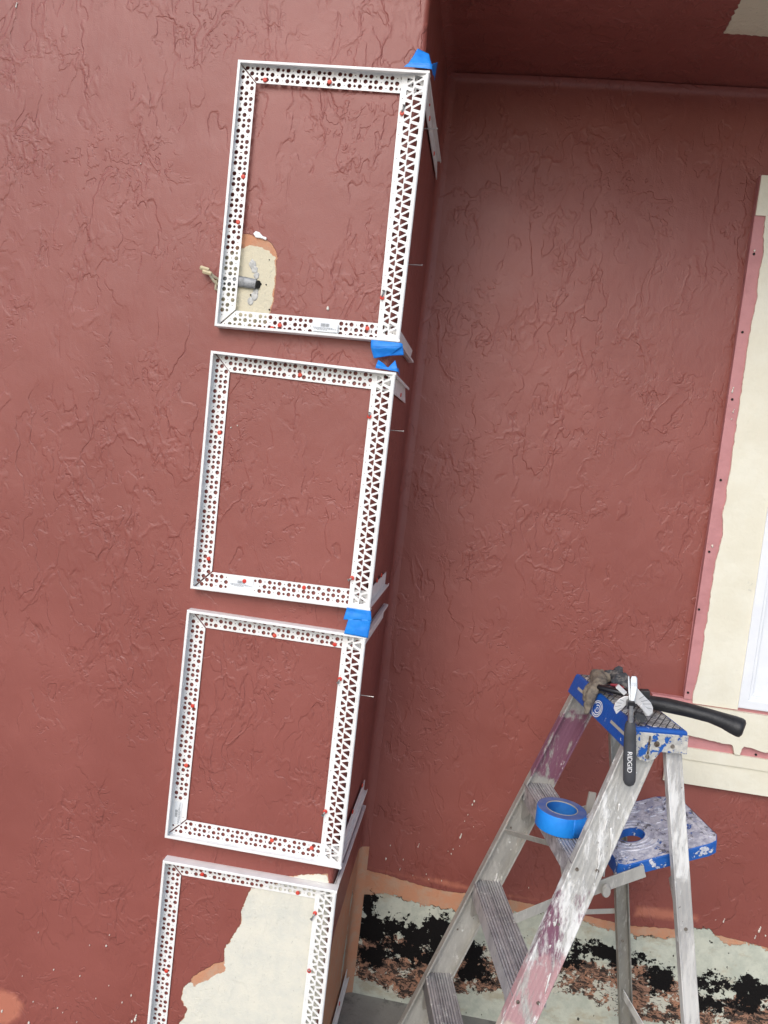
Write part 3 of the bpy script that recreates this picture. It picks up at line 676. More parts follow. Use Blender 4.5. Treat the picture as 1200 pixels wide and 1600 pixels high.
for fi, F in enumerate(FR):
    t = empty('bead_frame', (0, -.014, F['bl'][1]), F['label'], 'plaster bead', 'white bead frames nailed up the corner')
    TL, TR, BR_, BL = [Vector((c[0], 0, c[1])) for c in (F['tl'], F['tr'], F['br'], F['bl'])]
    n_ = Vector((0,-1,0)); fo = F['fo']
    def flat(p0, p1, inw, name, mitre1, seed, L, stk=None, fo0=fo, fo1=fo):
        d = (p1-p0).normalized(); g = .0022
        o_end = (L-g, 0) if mitre1 else (L, 0); i_end = (L-WF-g, WF) if mitre1 else (L, WF)
        outl = [(g,0), o_end, i_end, (WF+g,WF)]
        def ok(u, v, r):
            if u < v+g+r+.0008: return False
            if u > (L-v-g-r-.0008 if mitre1 else L-r-.002): return False
            return True
        H = dot_holes(L, .0075, L, ok, seed, stk)
        T = lambda u, v, n: p0+d*u+inw*v+n_*(fo0+(fo1-fo0)*u/L+n)
        o = plate(name, outl, H, .0014, T, M['pvc'], t)
        return o
    L_left = (BL-TL).length; dl = (BL-TL).normalized(); dt = (TR-TL).normalized(); db_ = (BR_-BL).normalized()
    inl = Vector((-dl.z,0,dl.x)) if Vector((-dl.z,0,dl.x)).x > 0 else Vector((dl.z,0,-dl.x))
    int_ = Vector((dt.z,0,-dt.x)) if dt.x > 0 else Vector((0,0,-1)); inb = -Vector((db_.z,0,-db_.x))
    stks = {}
    if F['st']:
        c = atY(F['st'][1], F['st'][2], -fo-.001); side = F['st'][0]
        if side == 'bottom': u = (Vector(c)-BL).dot(db_); stks['bottom'] = (u-F['st'][3]/2, u+F['st'][3]/2, WF-.004-F['st'][4]-.010, WF-.008)
        else: u = (Vector(c)-TL).dot(dl); stks['left'] = (u-F['st'][3]/2, u+F['st'][3]/2, .008, .008+F['st'][4]+.004)
    fl = flat(TL, BL, inl, 'left_bead', True, fi, L_left, stks.get('left'))
    Lt = (TR-TL).length-.014; Lb = (BR_-BL).length-.014
    ft = flat(TL, TR, int_, 'top_bead', False, fi+1, Lt, None, fo, .0035)
    fb = flat(BL, BR_, inb, 'bottom_bead', False, fi+2, Lb, stks.get('bottom'), fo, .0035)
    for par, a, b_, inw, m1 in ((fl,TL,BL,inl,1),(ft,TL,TR,int_,0),(fb,BL,BR_,inb,0)):
        mb = MB(); strip_profile(mb, a, b_, inw, n_, HL, 1, m1); mb.build('edge_lip', M['pvc'], par, bevel=0)
    if F['st']:
        k = stks[F['st'][0]]; uc = (k[0]+k[1])/2
        if F['st'][0] == 'bottom': sticker(BL+db_*uc+inb*((k[2]+k[3])/2+.001)+n_*(fo+.0009), db_, Vector((0,0,1)), n_, F['st'][3], F['st'][4], t)
        else: sticker(TL+dl*uc+inl*((k[2]+k[3])/2)+n_*(fo+.0009), Vector((0,0,1)), Vector((-1,0,0)), n_, F['st'][3], F['st'][4], t)
    # corner bead: a front web, a return web and the rounded nose
    Lc = (BR_-TR).length; dc = (BR_-TR).normalized()
    def Tc(u, v, n):
        f = v/.06; k = u/Lc; wi = F['wi']*(1-k)+F['wi2']*k
        base = TR+dc*u
        x0 = base.x-wi; x1 = base.x-.0055
        x = x0+(x1-x0)*f; y = -.0062-(HL-.0062-.003)*max(0, (f-.10)/.90)
        return Vector((x, y-n, base.z))
    H = tri_holes(Lc, .06, .004, True)
    cb = plate('corner_bead', [(0,0),(Lc,0),(Lc,.06),(0,.06)], H, .0014, Tc, M['pvc'], t)
    def Tr(u, v, n):
        f = v/.06; base = TR+dc*u
        return Vector((.0035+(base.x-.0035-.003)*f+n, .055+(-HL+.007-.055)*f, base.z))
    plate('return_web', [(0,0),(Lc,0),(Lc,.06),(0,.06)], H, .0014, Tr, M['pvc'], cb)
    mb = MB(); r_ = .0045
    rg = [[p+Vector((-r_-.0005+math.cos(a)*r_, -HL+r_+math.sin(a)*r_, 0)) for a in [2*math.pi*i/10 for i in range(10)]] for p in (TR, BR_)]
    mb.loft(rg); shade(mb.build('nose', M['pvc'], cb), 60)
    # return beads running back along the side wall
    for e, (zc, sg) in enumerate(((TR.z-.0015, -1), (BR_.z+.0015, 1))):
        Ly = F['ret'][e]; mit = F['retm'][e]; wf = .040
        yt = Ly+(.05 if mit else 0); mb = MB()
        pr = [(-.018,zc),(Ly,zc),(yt,zc+sg*wf),(.0,zc+sg*wf)]
        mb.loft([[(.0052,y,z) for y, z in pr], [(.0070,y,z) for y, z in pr]])
        rb = mb.build('return_bead', M['pvc'], t)
        mb = MB(); h2 = TR.x-.0015
        prof = [(0,.003),(0,h2),(.006,h2),(.006,h2-.002),(.0018,h2-.002),(.0018,.003)]
        mb.loft([[(n, -.016, zc+sg*v) for v, n in prof], [(n, Ly+.012, zc+sg*v) for v, n in prof]])
        mb.build('edge_lip', M['pvc'], rb)
    for x, y in F['nails']:
        c = atY(x, y, -fo-.001); nail((c[0], -fo-.001, c[2]), (0,-1,0), t)
    for (x, y), sh in F['cn']:
        c = atY(x, y, -.0105); nail((c[0], -.0105, c[2]), (0,-1,0), t, shank=sh)
    for x, y, _ in F['sn']:
        c = atX(x, y, .0072); nail((.0072, c[1], c[2]), (1,0,0), t, r=.0060)
    for x, y in F['loose']: side_nail(x, y, t)

# ================================================================== BLUE TAPE STRIPS
def tape_strip(quads, label, seed):
    """each quad: four world corners; a wrinkled sheet with real thickness"""
    mb = MB(); rnd = random.Random(seed); N_ = 10
    for q in quads:
        a, b_, c, d = [Vector(v) for v in q]; vs = []
        nrm = (b_-a).cross(d-a).normalized()
        for i in range(N_+1):
            for j in range(N_+1):
                u, v = i/N_, j/N_; p = a*(1-u)*(1-v)+b_*u*(1-v)+c*u*v+d*(1-u)*v
                wob = mnoise.noise(p*70+Vector((seed,0,0)))*.0022*min(1, 5*v, 5*(1-v)+.3)
                vs.append(p+nrm*wob)
        mb.add(vs, [(i*(N_+1)+j, (i+1)*(N_+1)+j, (i+1)*(N_+1)+j+1, i*(N_+1)+j+1) for i in range(N_) for j in range(N_)])
    c0 = sum((Vector(v) for v in mb.v), Vector())/len(mb.v)
    o = mb.build('tape_strip', M['tape'], None, smooth=True, origin=c0)
    s = o.modifiers.new('s', 'SOLIDIFY'); s.thickness = .0005; s.offset = 0
    return tag(o, label, 'masking tape', 'torn strips of blue masking tape on the bead frames')
Y0 = -HL-.0012
P = lambda x, y, Y=Y0: atY(x, y, Y)
tape_strip([(P(631,104),P(675,108),P(674.5,101),P(638,99)), (P(638,99.2),P(674.5,101.2),P(670,84,-.004),P(653,76,-.004)), (P(674.8,100),P(675,109),atX(679,126,.0215),atX(684,97,.0215))],
    'blue masking tape torn in a peak over the top right corner of the uppermost frame', 1)
tape_strip([(P(579.5,531),P(627.6,536),P(628,542),P(579.5,543)), (P(579.5,543),P(628,542),P(610,555.7,-.020),P(584,560,-.020)), (P(604,540,Y0+.002),P(629,537),P(631,555,-.022),P(606,556,-.020))],
    'blue masking tape hanging under the bottom right corner of the uppermost frame', 2)
tape_strip([(P(586.7,575),P(621.7,580.8),P(621,576),P(587.5,571)), (P(587.5,571.2),P(606,575),P(601,569,-.018),P(591,562,-.018)), (P(606,575),P(621,577,Y0),P(617.6,562.7,-.02),P(610,571,-.022)), (P(621,576),P(621.9,581),atX(624.5,587,.0215),atX(623,575,.0215))],
    'small torn blue masking tape on the top right corner of the second frame', 3)
tape_strip([(P(542,949),P(579.5,954.7),P(580.5,970),P(536.5,968)), (P(544.5,967),P(580,968),P(574.9,997),P(537.3,990))],
    'blue masking tape bridging the gap between the second and third frames', 4)

# ================================================================== WIRES IN THE BARE PATCH
wt = empty('electrical_stub', tuple(atY(402,444,0)), 'grey conduit stub and old cables poking out of the cream bare patch', 'wiring')
c0 = Vector(atY(404,443,0)); 
mb = MB(); e = Vector(atY(352,436,-.004)); c1 = Vector(atY(400,444,-.005))
mb.tube([c1, c1+(e-c1)*.03, c1+(e-c1)*.5, c1+(e-c1)*.75, e], [.0058,.0060,.0066,.0066,.0062], 16, flat=2.0, caps=False); mb.tube([c1, c1+(e-c1)*.4], [.0052,.0052], 16, flat=2.0)
shade(mb.build('conduit', M['conduit'], wt), 50)
mb = MB(); ax_ = (c1-e).normalized(); sd_ = Vector((0,0,1)); 
mb.loft([[c1+ax_*d+Vector((0,-1,0)).cross(ax_).normalized()*math.cos(2*math.pi*k/14)*.0098+Vector((0,1,0))*math.sin(2*math.pi*k/14)*.0050+ax_*math.sin(2*math.pi*k/14)*.004 for k in range(14)] for d in (.004,.0065)]); mb.build('conduit_mouth', M['hole'], wt)
for k, (dy, col_) in enumerate(((0,'cable'),(9,'cable'),(16,'cable'))):
    a = Vector(atY(366,436+dy,-.003)); b_ = Vector(atY(344,438+dy,-.003)); c_ = Vector(atY(334,432+dy*.8,-.012)); d_ = Vector(atY(326,424+dy*.2,-.016))
    if k == 2: c_ = Vector(atY(337,452,-.006)); d_ = Vector(atY(338,438,-.008))
    mb = MB(); mb.tube([a, b_, c_, d_], [.0034]*4, 8); shade(mb.build('cable', M[col_], wt))
for k, (x, y) in enumerate(((318,421),(322,427))):
    a = Vector(atY(x-5,y-3,-.016)); b_ = Vector(atY(x+9,y+1,-.016)); mb = MB()
    mb.tube([a, a+(b_-a)*.12, b_], [.0048,.0058,.0052], 6); mb.build('cable_connector', M['conn'], wt, bevel=.0008)
mb = MB()
for x, y, r_ in ((395.5,414,.0034),(407,444,.0032),(416,445,.0018),(392,461,.0022),(392,470,.0034),(421,406,.0014),(421,484,.0022)):
    c = atY(x, y, 0); mb.disc((c[0], .003, c[2]), (0,-1,0), r_, .0042, 9)
mb.split('screw_hole', M['hole'], wt)
for x, y, s_ in ((394,414,.010),(398,422,.009),(401,431,.0075),(397,462,.0095),(392,471,.009),(400,456,.007)):   # smears of white filler round the box
    mb = MB(); c = Vector(atY(x, y, 0)); n = 11
    ring = [c+Vector((math.cos(6.283*j/n)*s_*random.uniform(.6,1.1), 0, math.sin(6.283*j/n)*s_*random.uniform(.8,1.5))) for j in range(n)]
    mb.loft([[v+Vector((0,.001,0)) for v in ring], [v+Vector((0,-.0008,0)) for v in ring], [c+(v-c)*.6+Vector((0,-.0014,0)) for v in ring]]); mb.build('filler_smear', M['filler'], wt, smooth=True)
mb = MB()  # chip of loose white paint at the patch's upper edge
pp = [(396,366),(400,362),(406,364),(411,370),(417,372),(416,376),(408,373),(400,372)]
cc = [Vector(atY(x, y, -.0015)) for x, y in pp]; mb.loft([[v+Vector((0,.001,0)) for v in cc], [v+Vector((0,-.0035,.001)) for v in cc]]); mb.build('paint_flake', M['white'], wt, bevel=.001)

# ================================================================== STEPLADDER
LX, LY, LZ, TH = .65875, -.05244, -.5473, -.20757
LD = Vector((math.sin(TH), math.cos(TH), 0)); BD = Vector((math.cos(TH), -math.sin(TH), 0)); LO = Vector((LX, LY, LZ))
def lw(l, b_, z): return LO+LD*l+BD*b_+Vector((0,0,z))
LC, WC = .4097, .1211
lad = empty('stepladder', tuple(lw(LC/2, .06, ZF-LZ)), 'paint splattered aluminium stepladder with blue plastic cap and open bucket shelf', 'ladder')
KF, SF, BF, WR, L0 = .3395, .0717, .0051, .0819, .0215
TMAX = LZ-ZF
plum, pinkp, whitep, tan = (.20,.085,.13), (.46,.27,.28), (.74,.74,.72), (.55,.45,.38)
h0 = -ZF+LZ      # cap height above the floor: material heights are measured from the floor
M['rail_far'] = mat_alu('rail_paint_far', ((h0-.30,h0-.11,plum,.75),(h0-.60,h0-.42,tan,.15),(h0-1.2,h0-.2,(.60,.59,.55),.10)), .60)
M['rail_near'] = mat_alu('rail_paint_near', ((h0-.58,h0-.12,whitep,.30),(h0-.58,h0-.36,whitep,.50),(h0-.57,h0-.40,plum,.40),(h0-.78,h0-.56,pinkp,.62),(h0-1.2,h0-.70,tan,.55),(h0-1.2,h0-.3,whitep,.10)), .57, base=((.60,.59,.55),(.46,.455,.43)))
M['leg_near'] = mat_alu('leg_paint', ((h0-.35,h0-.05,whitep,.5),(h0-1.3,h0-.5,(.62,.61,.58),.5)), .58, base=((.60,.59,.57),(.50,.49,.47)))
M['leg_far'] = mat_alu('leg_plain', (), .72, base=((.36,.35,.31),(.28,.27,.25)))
M['tread'] = mat_alu('tread_paint', (), ridge_axis=tuple(BD), pitch=.0075, base=((.60,.58,.59),(.42,.41,.43)), white=.57)
M['bar'] = mat_alu('bar_metal', (), .68)
def rail_T(far):
    s = 1 if far else -1
    def T(o, b_, t):      # o = outward from the ladder, b_ = across the rail, t = drop below the cap
        l = (LC-L0+SF*t+o) if far else (L0-SF*t-o)
        return lw(l, BF-KF*t+b_, -t)
    return T
for far in (0, 1):
    T = rail_T(far); mb = MB()
    t0, t1 = .018, TMAX-.004
    # C section: web on the inner side, flanges outward with small lips, and ribs pressed in the web
    prof = [(-.0015,0)]
    web = [(0.0,0.0)]
    nr = 6; pts_in = [(-.022,.0)]
    outer = []
    ys = np.linspace(.004, WR-.004, 36)
    rib = [(.0005*max(0, math.cos((y-.004)/(WR-.008)*2*math.pi*nr))**2 * (1) , y) for y in ys]
    sec = [(-.020,0),(-.020,.0055),(-.0175,.0055),(-.0175,.0028),(-.0035,.0028)]
    sec += [(-r0*.6, y) for r0, y in rib]
    sec += [(-.0035,WR-.0028),(-.0175,WR-.0028),(-.0175,WR-.0055),(-.020,WR-.0055),(-.020,WR),(.0015,WR),(.0028,WR-.0015),(.0028,WR-.0045)]
    sec += [(.0010+r0, y) for r0, y in reversed(rib[2:-2])]
    sec += [(.0028,.0045),(.0028,.0015),(.0015,0)]
    if far: sec = [(o+.010, y) for o, y in sec]
    mb.loft([[T(o, b_, t) for o, b_ in sec] for t in np.linspace(t0, t1, 5)])
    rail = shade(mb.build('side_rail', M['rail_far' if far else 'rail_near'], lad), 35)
    mb = MB(); T2 = lambda o, b_, t: T(o, b_, t)
    mb.box((-.026,-.006,t1-.06),(.016,WR+.006,TMAX), T2); mb.build('foot', M['blackplastic'], rail, bevel=.003)
    mb = MB()
    for t in (.33,.64,.945):
        for db in (.016, WR-.018):
            p = T(.001 if not far else .010, db, t+.012); nn = LD*(-1)
            mb.disc(p, nn, .0042, .0028, 10)
    for t in (.47,.80): mb.disc(T(.001 if not far else .010, .03, t), LD*(-1), .003, .002, 8)
    mb.split('rivet', M['rivet'], rail)
# runs and splashes of dried paint on the rails
rp = random.Random(21)
for far in (0, 1):
    T = rail_T(far); rail_o = [o for o in lad.children if o.name.startswith('side_rail')][far]
    for k in range(16 if not far else 9):
        t = rp.uniform(.10, .95); b_ = rp.uniform(.010, WR-.012); wd = rp.uniform(.0015, .0040); ln_ = rp.choice((.006,.010,.016,.030,.055))*rp.uniform(.7,1.2)
        o0 = .0032 if not far else .0088; sg = 1 if not far else -1; nseg = 6; skew = rp.uniform(.15, .45); rings = []
        for i in range(nseg+1):
            f = i/nseg; ww = wd*(1.25-.7*f)*(.55 if i in (0, nseg) else 1)*rp.uniform(.8,1.2)
            rings.append([T(o0+sg*e, b_+skew*ln_*f+v, t+ln_*f) for v, e in ((-ww,-.0008),(-ww*.6,.0007),(ww*.6,.0007),(ww,-.0008))])
        mb = MB(); mb.loft(rings); mb.build('paint_run', M['runs'], rail_o, smooth=True)
# steps: ribbed tread with front and rear skirts
for t in (.33,.64,.945):
    la, lb = L0-SF*t+.0005, LC-L0+SF*t+.009; bf = BF-KF*t
    top = []; nrib = 9
    xs = np.linspace(0, WR-.002, nrib*6+1)
    for x in xs:
        k = (x/(WR-.002)*nrib) % 1; top.append((x, .0022 if .18 < k < .68 else 0))
    sec = [(-.001,-.045),(-.001,-.002)]+top+[(WR-.001,-.028),(WR-.003,-.028),(WR-.004,-.004),(.002,-.004),(.002,-.045)]
    mb = MB(); mb.loft([[lw(l, bf+b_, -t+z) for b_, z in sec] for l in (la, lb)])
    st = mb.build('step', M['tread'], lad)
    mb = MB()   # gussets under the tread at both rails
    for l, s in ((la, 1), (lb, -1)):
        tri = [(l,-.045),(l,-.105),(l+s*.02,-.10),(l+s*.085,-.045)]
        mb.loft([[lw(a, bf+.0035+d, -t+z) for a, z in tri] for d in (.0, .002)])
    mb.split('gusset', M['bar'], st)
# diagonal braces under the steps
def flatbar(a, b_, wd, th, name, mat, parent=None, nrm=None):
    a, b_ = Vector(a), Vector(b_); d = (b_-a).normalized(); n = (nrm or BD); side = d.cross(n).normalized(); nn = side.cross(d).normalized()
    mb = MB(); mb.loft([[p+side*wd/2*su+nn*th/2*sn for su, sn in ((-1,-1),(1,-1),(1,1),(-1,1))] for p in (a, b_)])
    return mb.build(name, mat, parent or lad, bevel=.0008)
flatbar(lw(LC-L0+SF*.47-.006, BF-KF*.47+.012, -.475), lw(LC*.47, BF-KF*.33+.055, -.395), .021, .003, 'brace', M['bar'], nrm=LD)
flatbar(lw(L0-SF*.55+.005, BF-KF*.50+.045, -.555), lw(LC*.33, BF-KF*.33+.040, -.375), .018, .003, 'brace', M['bar'], nrm=BD)
flatbar(lw(L0-SF*.8+.005, BF-KF*.8+.045, -.88), lw(LC*.33, BF-KF*.64+.040, -.685), .018, .003, 'brace', M['bar'], nrm=BD)
# rear legs
K2, S2, B2, WL = .1927, .0492, .0747, .0387
def leg_T(far):
    def T(o, b_, t): return lw((LC-.0307+S2*t+o) if far else (.0208-S2*t-o), B2+K2*t+b_, -t)
    return T
for far in (0, 1):
    T = leg_T(far); mb = MB()
    sec = [(-.016,0),(-.016,.003),(-.002,.003),(-.002,WL-.003),(-.016,WL-.003),(-.016,WL),(.0018,WL),(.0024,WL-.002),(.0012,WL-.006),(.0018,WL-.013),(.0012,WL/2),(.0018,.013),(.0012,.006),(.0024,.002),(.0018,0)]
    mb.loft([[T(o, b_, t) for o, b_ in sec] for t in (.02, .4, .8, TMAX-.004)])
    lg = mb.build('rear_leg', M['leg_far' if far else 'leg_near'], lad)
    mb = MB(); mb.box((-.020,-.004,TMAX-.05),(.006,WL+.004,TMAX), T); mb.build('foot', M['blackplastic'], lg, bevel=.003)
    mb = MB()
    for t in (.47,.78): mb.disc(T(.001 if not far else -.001, WL*.5, t), -LD, .0045, .002, 10)
    mb.split('rivet', M['rivet'], lg)
def onL(x, y, l):    # picture ray met by the ladder's cross plane at l
    d = Vector(ray(x, y)); c = Vector(CAM_LOC); return c+d*((l-(c-LO).dot(LD))/d.dot(LD))
flatbar(lw(.0208-S2*1.0, B2+K2*1.0+WL*.8, -1.0), lw(LC-.0307+S2*1.0, B2+K2*1.0+WL*.8, -1.0), .024, .003, 'rear_crossbar', M['bar'])
flatbar(onL(972,1550,.425), onL(1020,1632,.30), .026, .003, 'rear_brace', M['leg_near'])
flatbar(onL(1047,1370,.12), onL(1062,1452,.02), .014, .003, 'rear_brace', M['leg_near'])
flatbar(onL(966,1423,.415), onL(850,1427,.415), .015, .003, 'spreader', M['bar'], nrm=LD)
flatbar(onL(803,1436,.24), onL(905,1394,.24), .026, .003, 'spreader', M['bar'], nrm=LD)
flatbar(onL(926,1238,.33), onL(918,1275,.33), .020, .008, 'latch', M['core'], nrm=LD)
# cap
mb = MB()
def cap_ring(z, e, ef):   # the skirts flare a little outward downward
    return [(-e, -ef), (LC+e, -ef), (LC+e, WC+e), (-e, WC+e)]
top = [lw(l, b_, 0) for l, b_ in [(0,0),(LC,0),(LC,WC),(0,WC)]]
mid = [lw(l, b_, -.006) for l, b_ in [(-.002,-.003),(LC+.002,-.003),(LC+.002,WC+.002),(-.002,WC+.002)]]
bot = [lw(l, b_, -.054) for l, b_ in [(-.003,-.019),(LC+.003,-.019),(LC+.003,WC+.004),(-.003,WC+.004)]]
mb.loft([bot, mid, top]); 
M['capblue'] = mat_bluepaint('cap_blue', .66, 30, blue=(.006,.085,.38))
M['capend'] = mat_bluepaint('cap_end_blue', .45, 58, c1=(.60,.58,.52), c2=(.42,.42,.40))
M['shelfblue'] = mat_bluepaint('shelf_paint', .37, 34, c1=(.66,.67,.73), c2=(.36,.38,.48), grime=.56, gsc=30)
M['shelfedge'] = mat_bluepaint('shelf_edge', .56, 26, grime=.66)
cap = mb.build('top_cap', M['capblue'], lad, bevel=.003, seg=3)
M['captop'] = mat_captop()
mb = MB(); mb.box((.010,.008,.0002),(LC-.010,WC-.008,.0016), lw); mb.build('cap_tread', M['captop'], cap)
# end plate with the rounded ear that holds the front rail
ear = [(.000,-.009),(WC+.002,-.009),(WC+.004,-.052),(.062,-.052),(.052,-.068),(.034,-.078),(.016,-.074),(.002,-.060),(-.012,-.050)]
for le, s in ((-.0035,-1),(LC+.0035,1)):
    mb = MB(); mb.loft([[lw(le+s*d, b_, z) for b_, z in ear] for d in (0,.0035)])
    ep = mb.build('cap_end', M['capend'], cap, bevel=.0015)
    mb = MB()
    for b_, z in ((.032,-.064),(.088,-.036)): mb.disc(lw(le+s*.0035, b_, z), LD*s, .0052, .003, 12, .004)
    mb.disc(lw(le+s*.0035, .050, -.033), LD*s, .0065, .002, 12)
    mb.box((min(le,le+s*.005),.030,-.058),(max(le,le+s*.0055),.034,-.016), lw)
    mb.split('rivet', M['rivet'], ep)
# front skirt: slots of worn paint and the swirl emblem
def skirt(l, z, d=.0008):   # point on the sloping front skirt
    f = (-.006-z)/.048; return lw(l, -.003-.016*f-d, z)
mb = MB()
for l0_, l1_, z0, z1 in ((.02,.115,-.026,-.033),(.285,.36,-.022,-.029)):
    q = [skirt(l0_,z0), skirt(l1_,z0), skirt(l1_,z1), skirt(l0_,z1)]; mb.add([p for p in q], [(0,1,2,3)])
mb.split('worn_slot', M['core'], cap)
mb = MB()
def ring_on(l, z, rl, rz, a0, a1, wd, n=28):
    vs = []; 
    for i in range(n+1):
        a = a0+(a1-a0)*i/n
        for k in (0, 1): rr = 1-wd*k; vs.append(skirt(l+math.cos(a)*rl*rr, z+math.sin(a)*rz*rr, .0011))
    mb.add(vs, [(2*i, 2*i+1, 2*i+3, 2*i+2) for i in range(n)])
ring_on(.205, -.030, .030, .020, 0, 6.283, .10); ring_on(.205, -.030, .024, .016, .5, 5.2, .15); ring_on(.203, -.030, .016, .010, .6, 5.6, .22); ring_on(.204, -.031, .007, .005, -1, 3.4, .4)
mb.split('emblem', M['white'], cap)
# bucket shelf
def sh(l, b_, d): f = (b_-.03)/.24; return lw(l, b_, -.355+.08*f+d)
SL0, SL1, SB0, SB1 = .045, .300, .030, .272
hc, hr = (.155,.100), .030
N_ = 26
outl = [(SL0,SB0+.012),(SL0+.012,SB0),(SL1-.012,SB0),(SL1,SB0+.012),(SL1,SB1-.05),(SL1-.02,SB1-.012),(SL1-.05,SB1),(SL0+.03,SB1),(SL0+.006,SB1-.012),(SL0,SB1-.03)]
sf = plate('shelf', outl, [[(hc[0]+math.cos(2*math.pi*k/N_)*hr, hc[1]+math.sin(2*math.pi*k/N_)*hr) for k in range(N_)]], .006, lambda u, v, n: sh(u, v, -.003+n), M['shelfblue'], lad)
mb = MB()   # rim hanging from the edge
n = len(outl); ctr = Vector(((SL0+SL1)/2, (SB0+SB1)/2))
def rimring(e, d): return [sh(ctr.x+(p[0]-ctr.x)*e, ctr.y+(p[1]-ctr.y)*e, d) for p in outl]
mb.loft([rimring(1.0,.001), rimring(1.012,-.002), rimring(1.02,-.030), rimring(.985,-.030), rimring(.975,-.0065)], caps=False); mb.build('shelf_rim', M['shelfedge'], sf, bevel=.001)
mb = MB()   # moulded rings, ridges and small bosses
def torus(c, r, w_, h=.0022, n=32, a0=0, a1=2*math.pi, ref=None):
    rg = []
    for i in range(n+1):
        a = a0+(a1-a0)*i/n; cs, sn = math.cos(a), math.sin(a)
        rg.append([sh(c[0]+cs*(r+dw), c[1]+sn*(r+dw), dh) for dw, dh in ((-w_,-.001),(-w_*.5,h),(w_*.5,h),(w_,-.001))])
    mb.loft(rg, caps=True)
for r_ in (.040,.052,.066): torus(hc, r_, .0025)
for c in ((.235,.205),(.095,.205),(.27,.07),(.265,.15),(.085,.05),(.20,.24),(.255,.235)): torus(c, .014, .002, n=20); torus(c, .006, .002, n=12)
for k in range(7): l = .075+.035*k; mb.loft([[sh(l+a, bb, h_) for a, h_ in ((-.002,-.001),(-.001,.0018),(.001,.0018),(.002,-.001))] for bb in (.172,.186)])
for z_ in (.045, .255): mb.loft([[sh(l, z_+a, h_) for a, h_ in ((-.003,-.001),(-.002,.0022),(.002,.0022),(.003,-.001))] for l in (.07,.275)])
mb.build('shelf_moulding', M['shelfblue'], sf)
mb = MB(); c_ = hc
rg = [[sh(hc[0]+math.cos(2*math.pi*k/N_)*rr, hc[1]+math.sin(2*math.pi*k/N_)*rr, d) for k in range(N_)] for rr, d in ((hr+.0015,.0015),(hr-.0005,.001),(hr-.001,-.018),(hr+.001,-.018))]
mb.loft(rg, caps=False); mb.build('cup_hole_rim', mat_bluepaint('cup_rim', .62), sf)
# near arm that carries the shelf, with its knob
flatbar(lw(.018, BF-KF*.40+WR-.004, -.405), lw(.034, .085, -.356), .030, .004, 'shelf_arm', M['bar'], nrm=LD)
mb = MB(); mb.tube([lw(.012, -.012, -.398), lw(.006, -.012, -.398)], [.011,.009], 14, flat=1.5); shade(mb.build('arm_knob', M['bar'], lad))
flatbar(lw(.36, BF-KF*.38+WR-.004, -.40), lw(.345, .085, -.356), .030, .004, 'shelf_arm', M['bar'], nrm=LD)
flatbar(lw(.06, .175, -.335), lw(.02, .19, -.44), .016, .003, 'shelf_arm', M['bar'], nrm=LD)

# ================================================================== TAPE ROLL on the top step
tr = empty('tape_roll', tuple(lw(.155, -.075, -.3275)), 'roll of blue masking tape lying on the top step of the ladder', 'masking tape')
cz = lw(.166, -.084, -.3270); n = 64
def ring(r, z): return [cz+Vector((math.cos(2*math.pi*k/n)*r, math.sin(2*math.pi*k/n)*r, z)) for k in range(n)]
mb = MB(); mb.loft([ring(.0605,.0005), ring(.0610,.0015), ring(.0610,.0465), ring(.0605,.0475)], caps=False); shade(mb.build('tape_face', M['tape'], tr), 50)
mb = MB(); mb.loft([ring(.0605,.0475), ring(.0555,.0482), ring(.048,.0478), ring(.0395,.048)], caps=False); mb.loft([ring(.0395,.0005), ring(.0605,.0005)], caps=False); mb.build('tape_side', M['tapeside'], tr)
mb = MB(); mb.loft([ring(.0395,.0005), ring(.0395,.0488), ring(.0378,.0488), ring(.0378,.0005)], caps=False); mb.build('core', M['core'], tr)
mb = MB(); mb.loft([ring(.0377,.002), ring(.0377,.0465)], caps=False); shade(mb.build('core_lining', mat_simple('core_print', (.012,.12,.42), .6, c2=(.02,.17,.50), sc=20), tr))
mb = MB()   # loose end lifting from the roll
rg = []
for i in range(12):
    a = -1.15+i*.07; rr = .0613+.007*(i/11)**2; rg.append([cz+Vector((math.cos(a)*rr, math.sin(a)*rr, z)) for z in (.001, .047)])
vs = [p for r_ in rg for p in r_]; mb.add(vs, [(2*i, 2*i+2, 2*i+3, 2*i+1) for i in range(11)]); le = mb.build('loose_end', M['tape'], tr, smooth=True)
sm_ = le.modifiers.new('s', 'SOLIDIFY'); sm_.thickness = .0004

# ================================================================== TOOLS ON THE CAP
# hammer: black rubber handle over the rear edge, dark steel head
ha, hb = lw(.140, .052, .022), lw(-.006, .252, .024)
ham = empty('hammer', tuple(lw(.15, .03, .002)), 'black rubber handled hammer sticking out to the right of the ladder cap', 'hammer')
mb = MB(); pts = []; rr = []
prof = [(0,.015),(.05,.016),(.10,.0185),(.30,.0215),(.50,.0205),(.70,.0200),(.82,.0225),(.90,.0265),(.96,.0280),(.985,.0260),(1,.018)]
for f, r_ in prof: pts.append(ha+(hb-ha)*f+Vector((0,0,.006*math.sin(f*3.1))) + Vector((0,0,-.007))*max(0,(f-.75)/.25)); rr.append(r_)
mb.tube(pts, rr, 18, flat=.8); shade(mb.build('handle', M['rubber'], ham), 60)
hd = (hb-ha).normalized(); sd = hd.cross(Vector((0,0,1))).normalized()
mb = MB(); c = ha-hd*.012
mb.tube([c-sd*.045, c-sd*.032, c-sd*.028, c+sd*.010, c+sd*.022, c+sd*.05+Vector((0,0,-.008))], [.013,.013,.009,.0115,.008,.003], 12, flat=.9)
mb.tube([c-hd*.002, ha+hd*.02], [.010,.010], 10); shade(mb.build('head', mat_simple('hammer_steel', (.06,.06,.062), .35, .8, c2=(.12,.11,.10), sc=60), ham), 45)

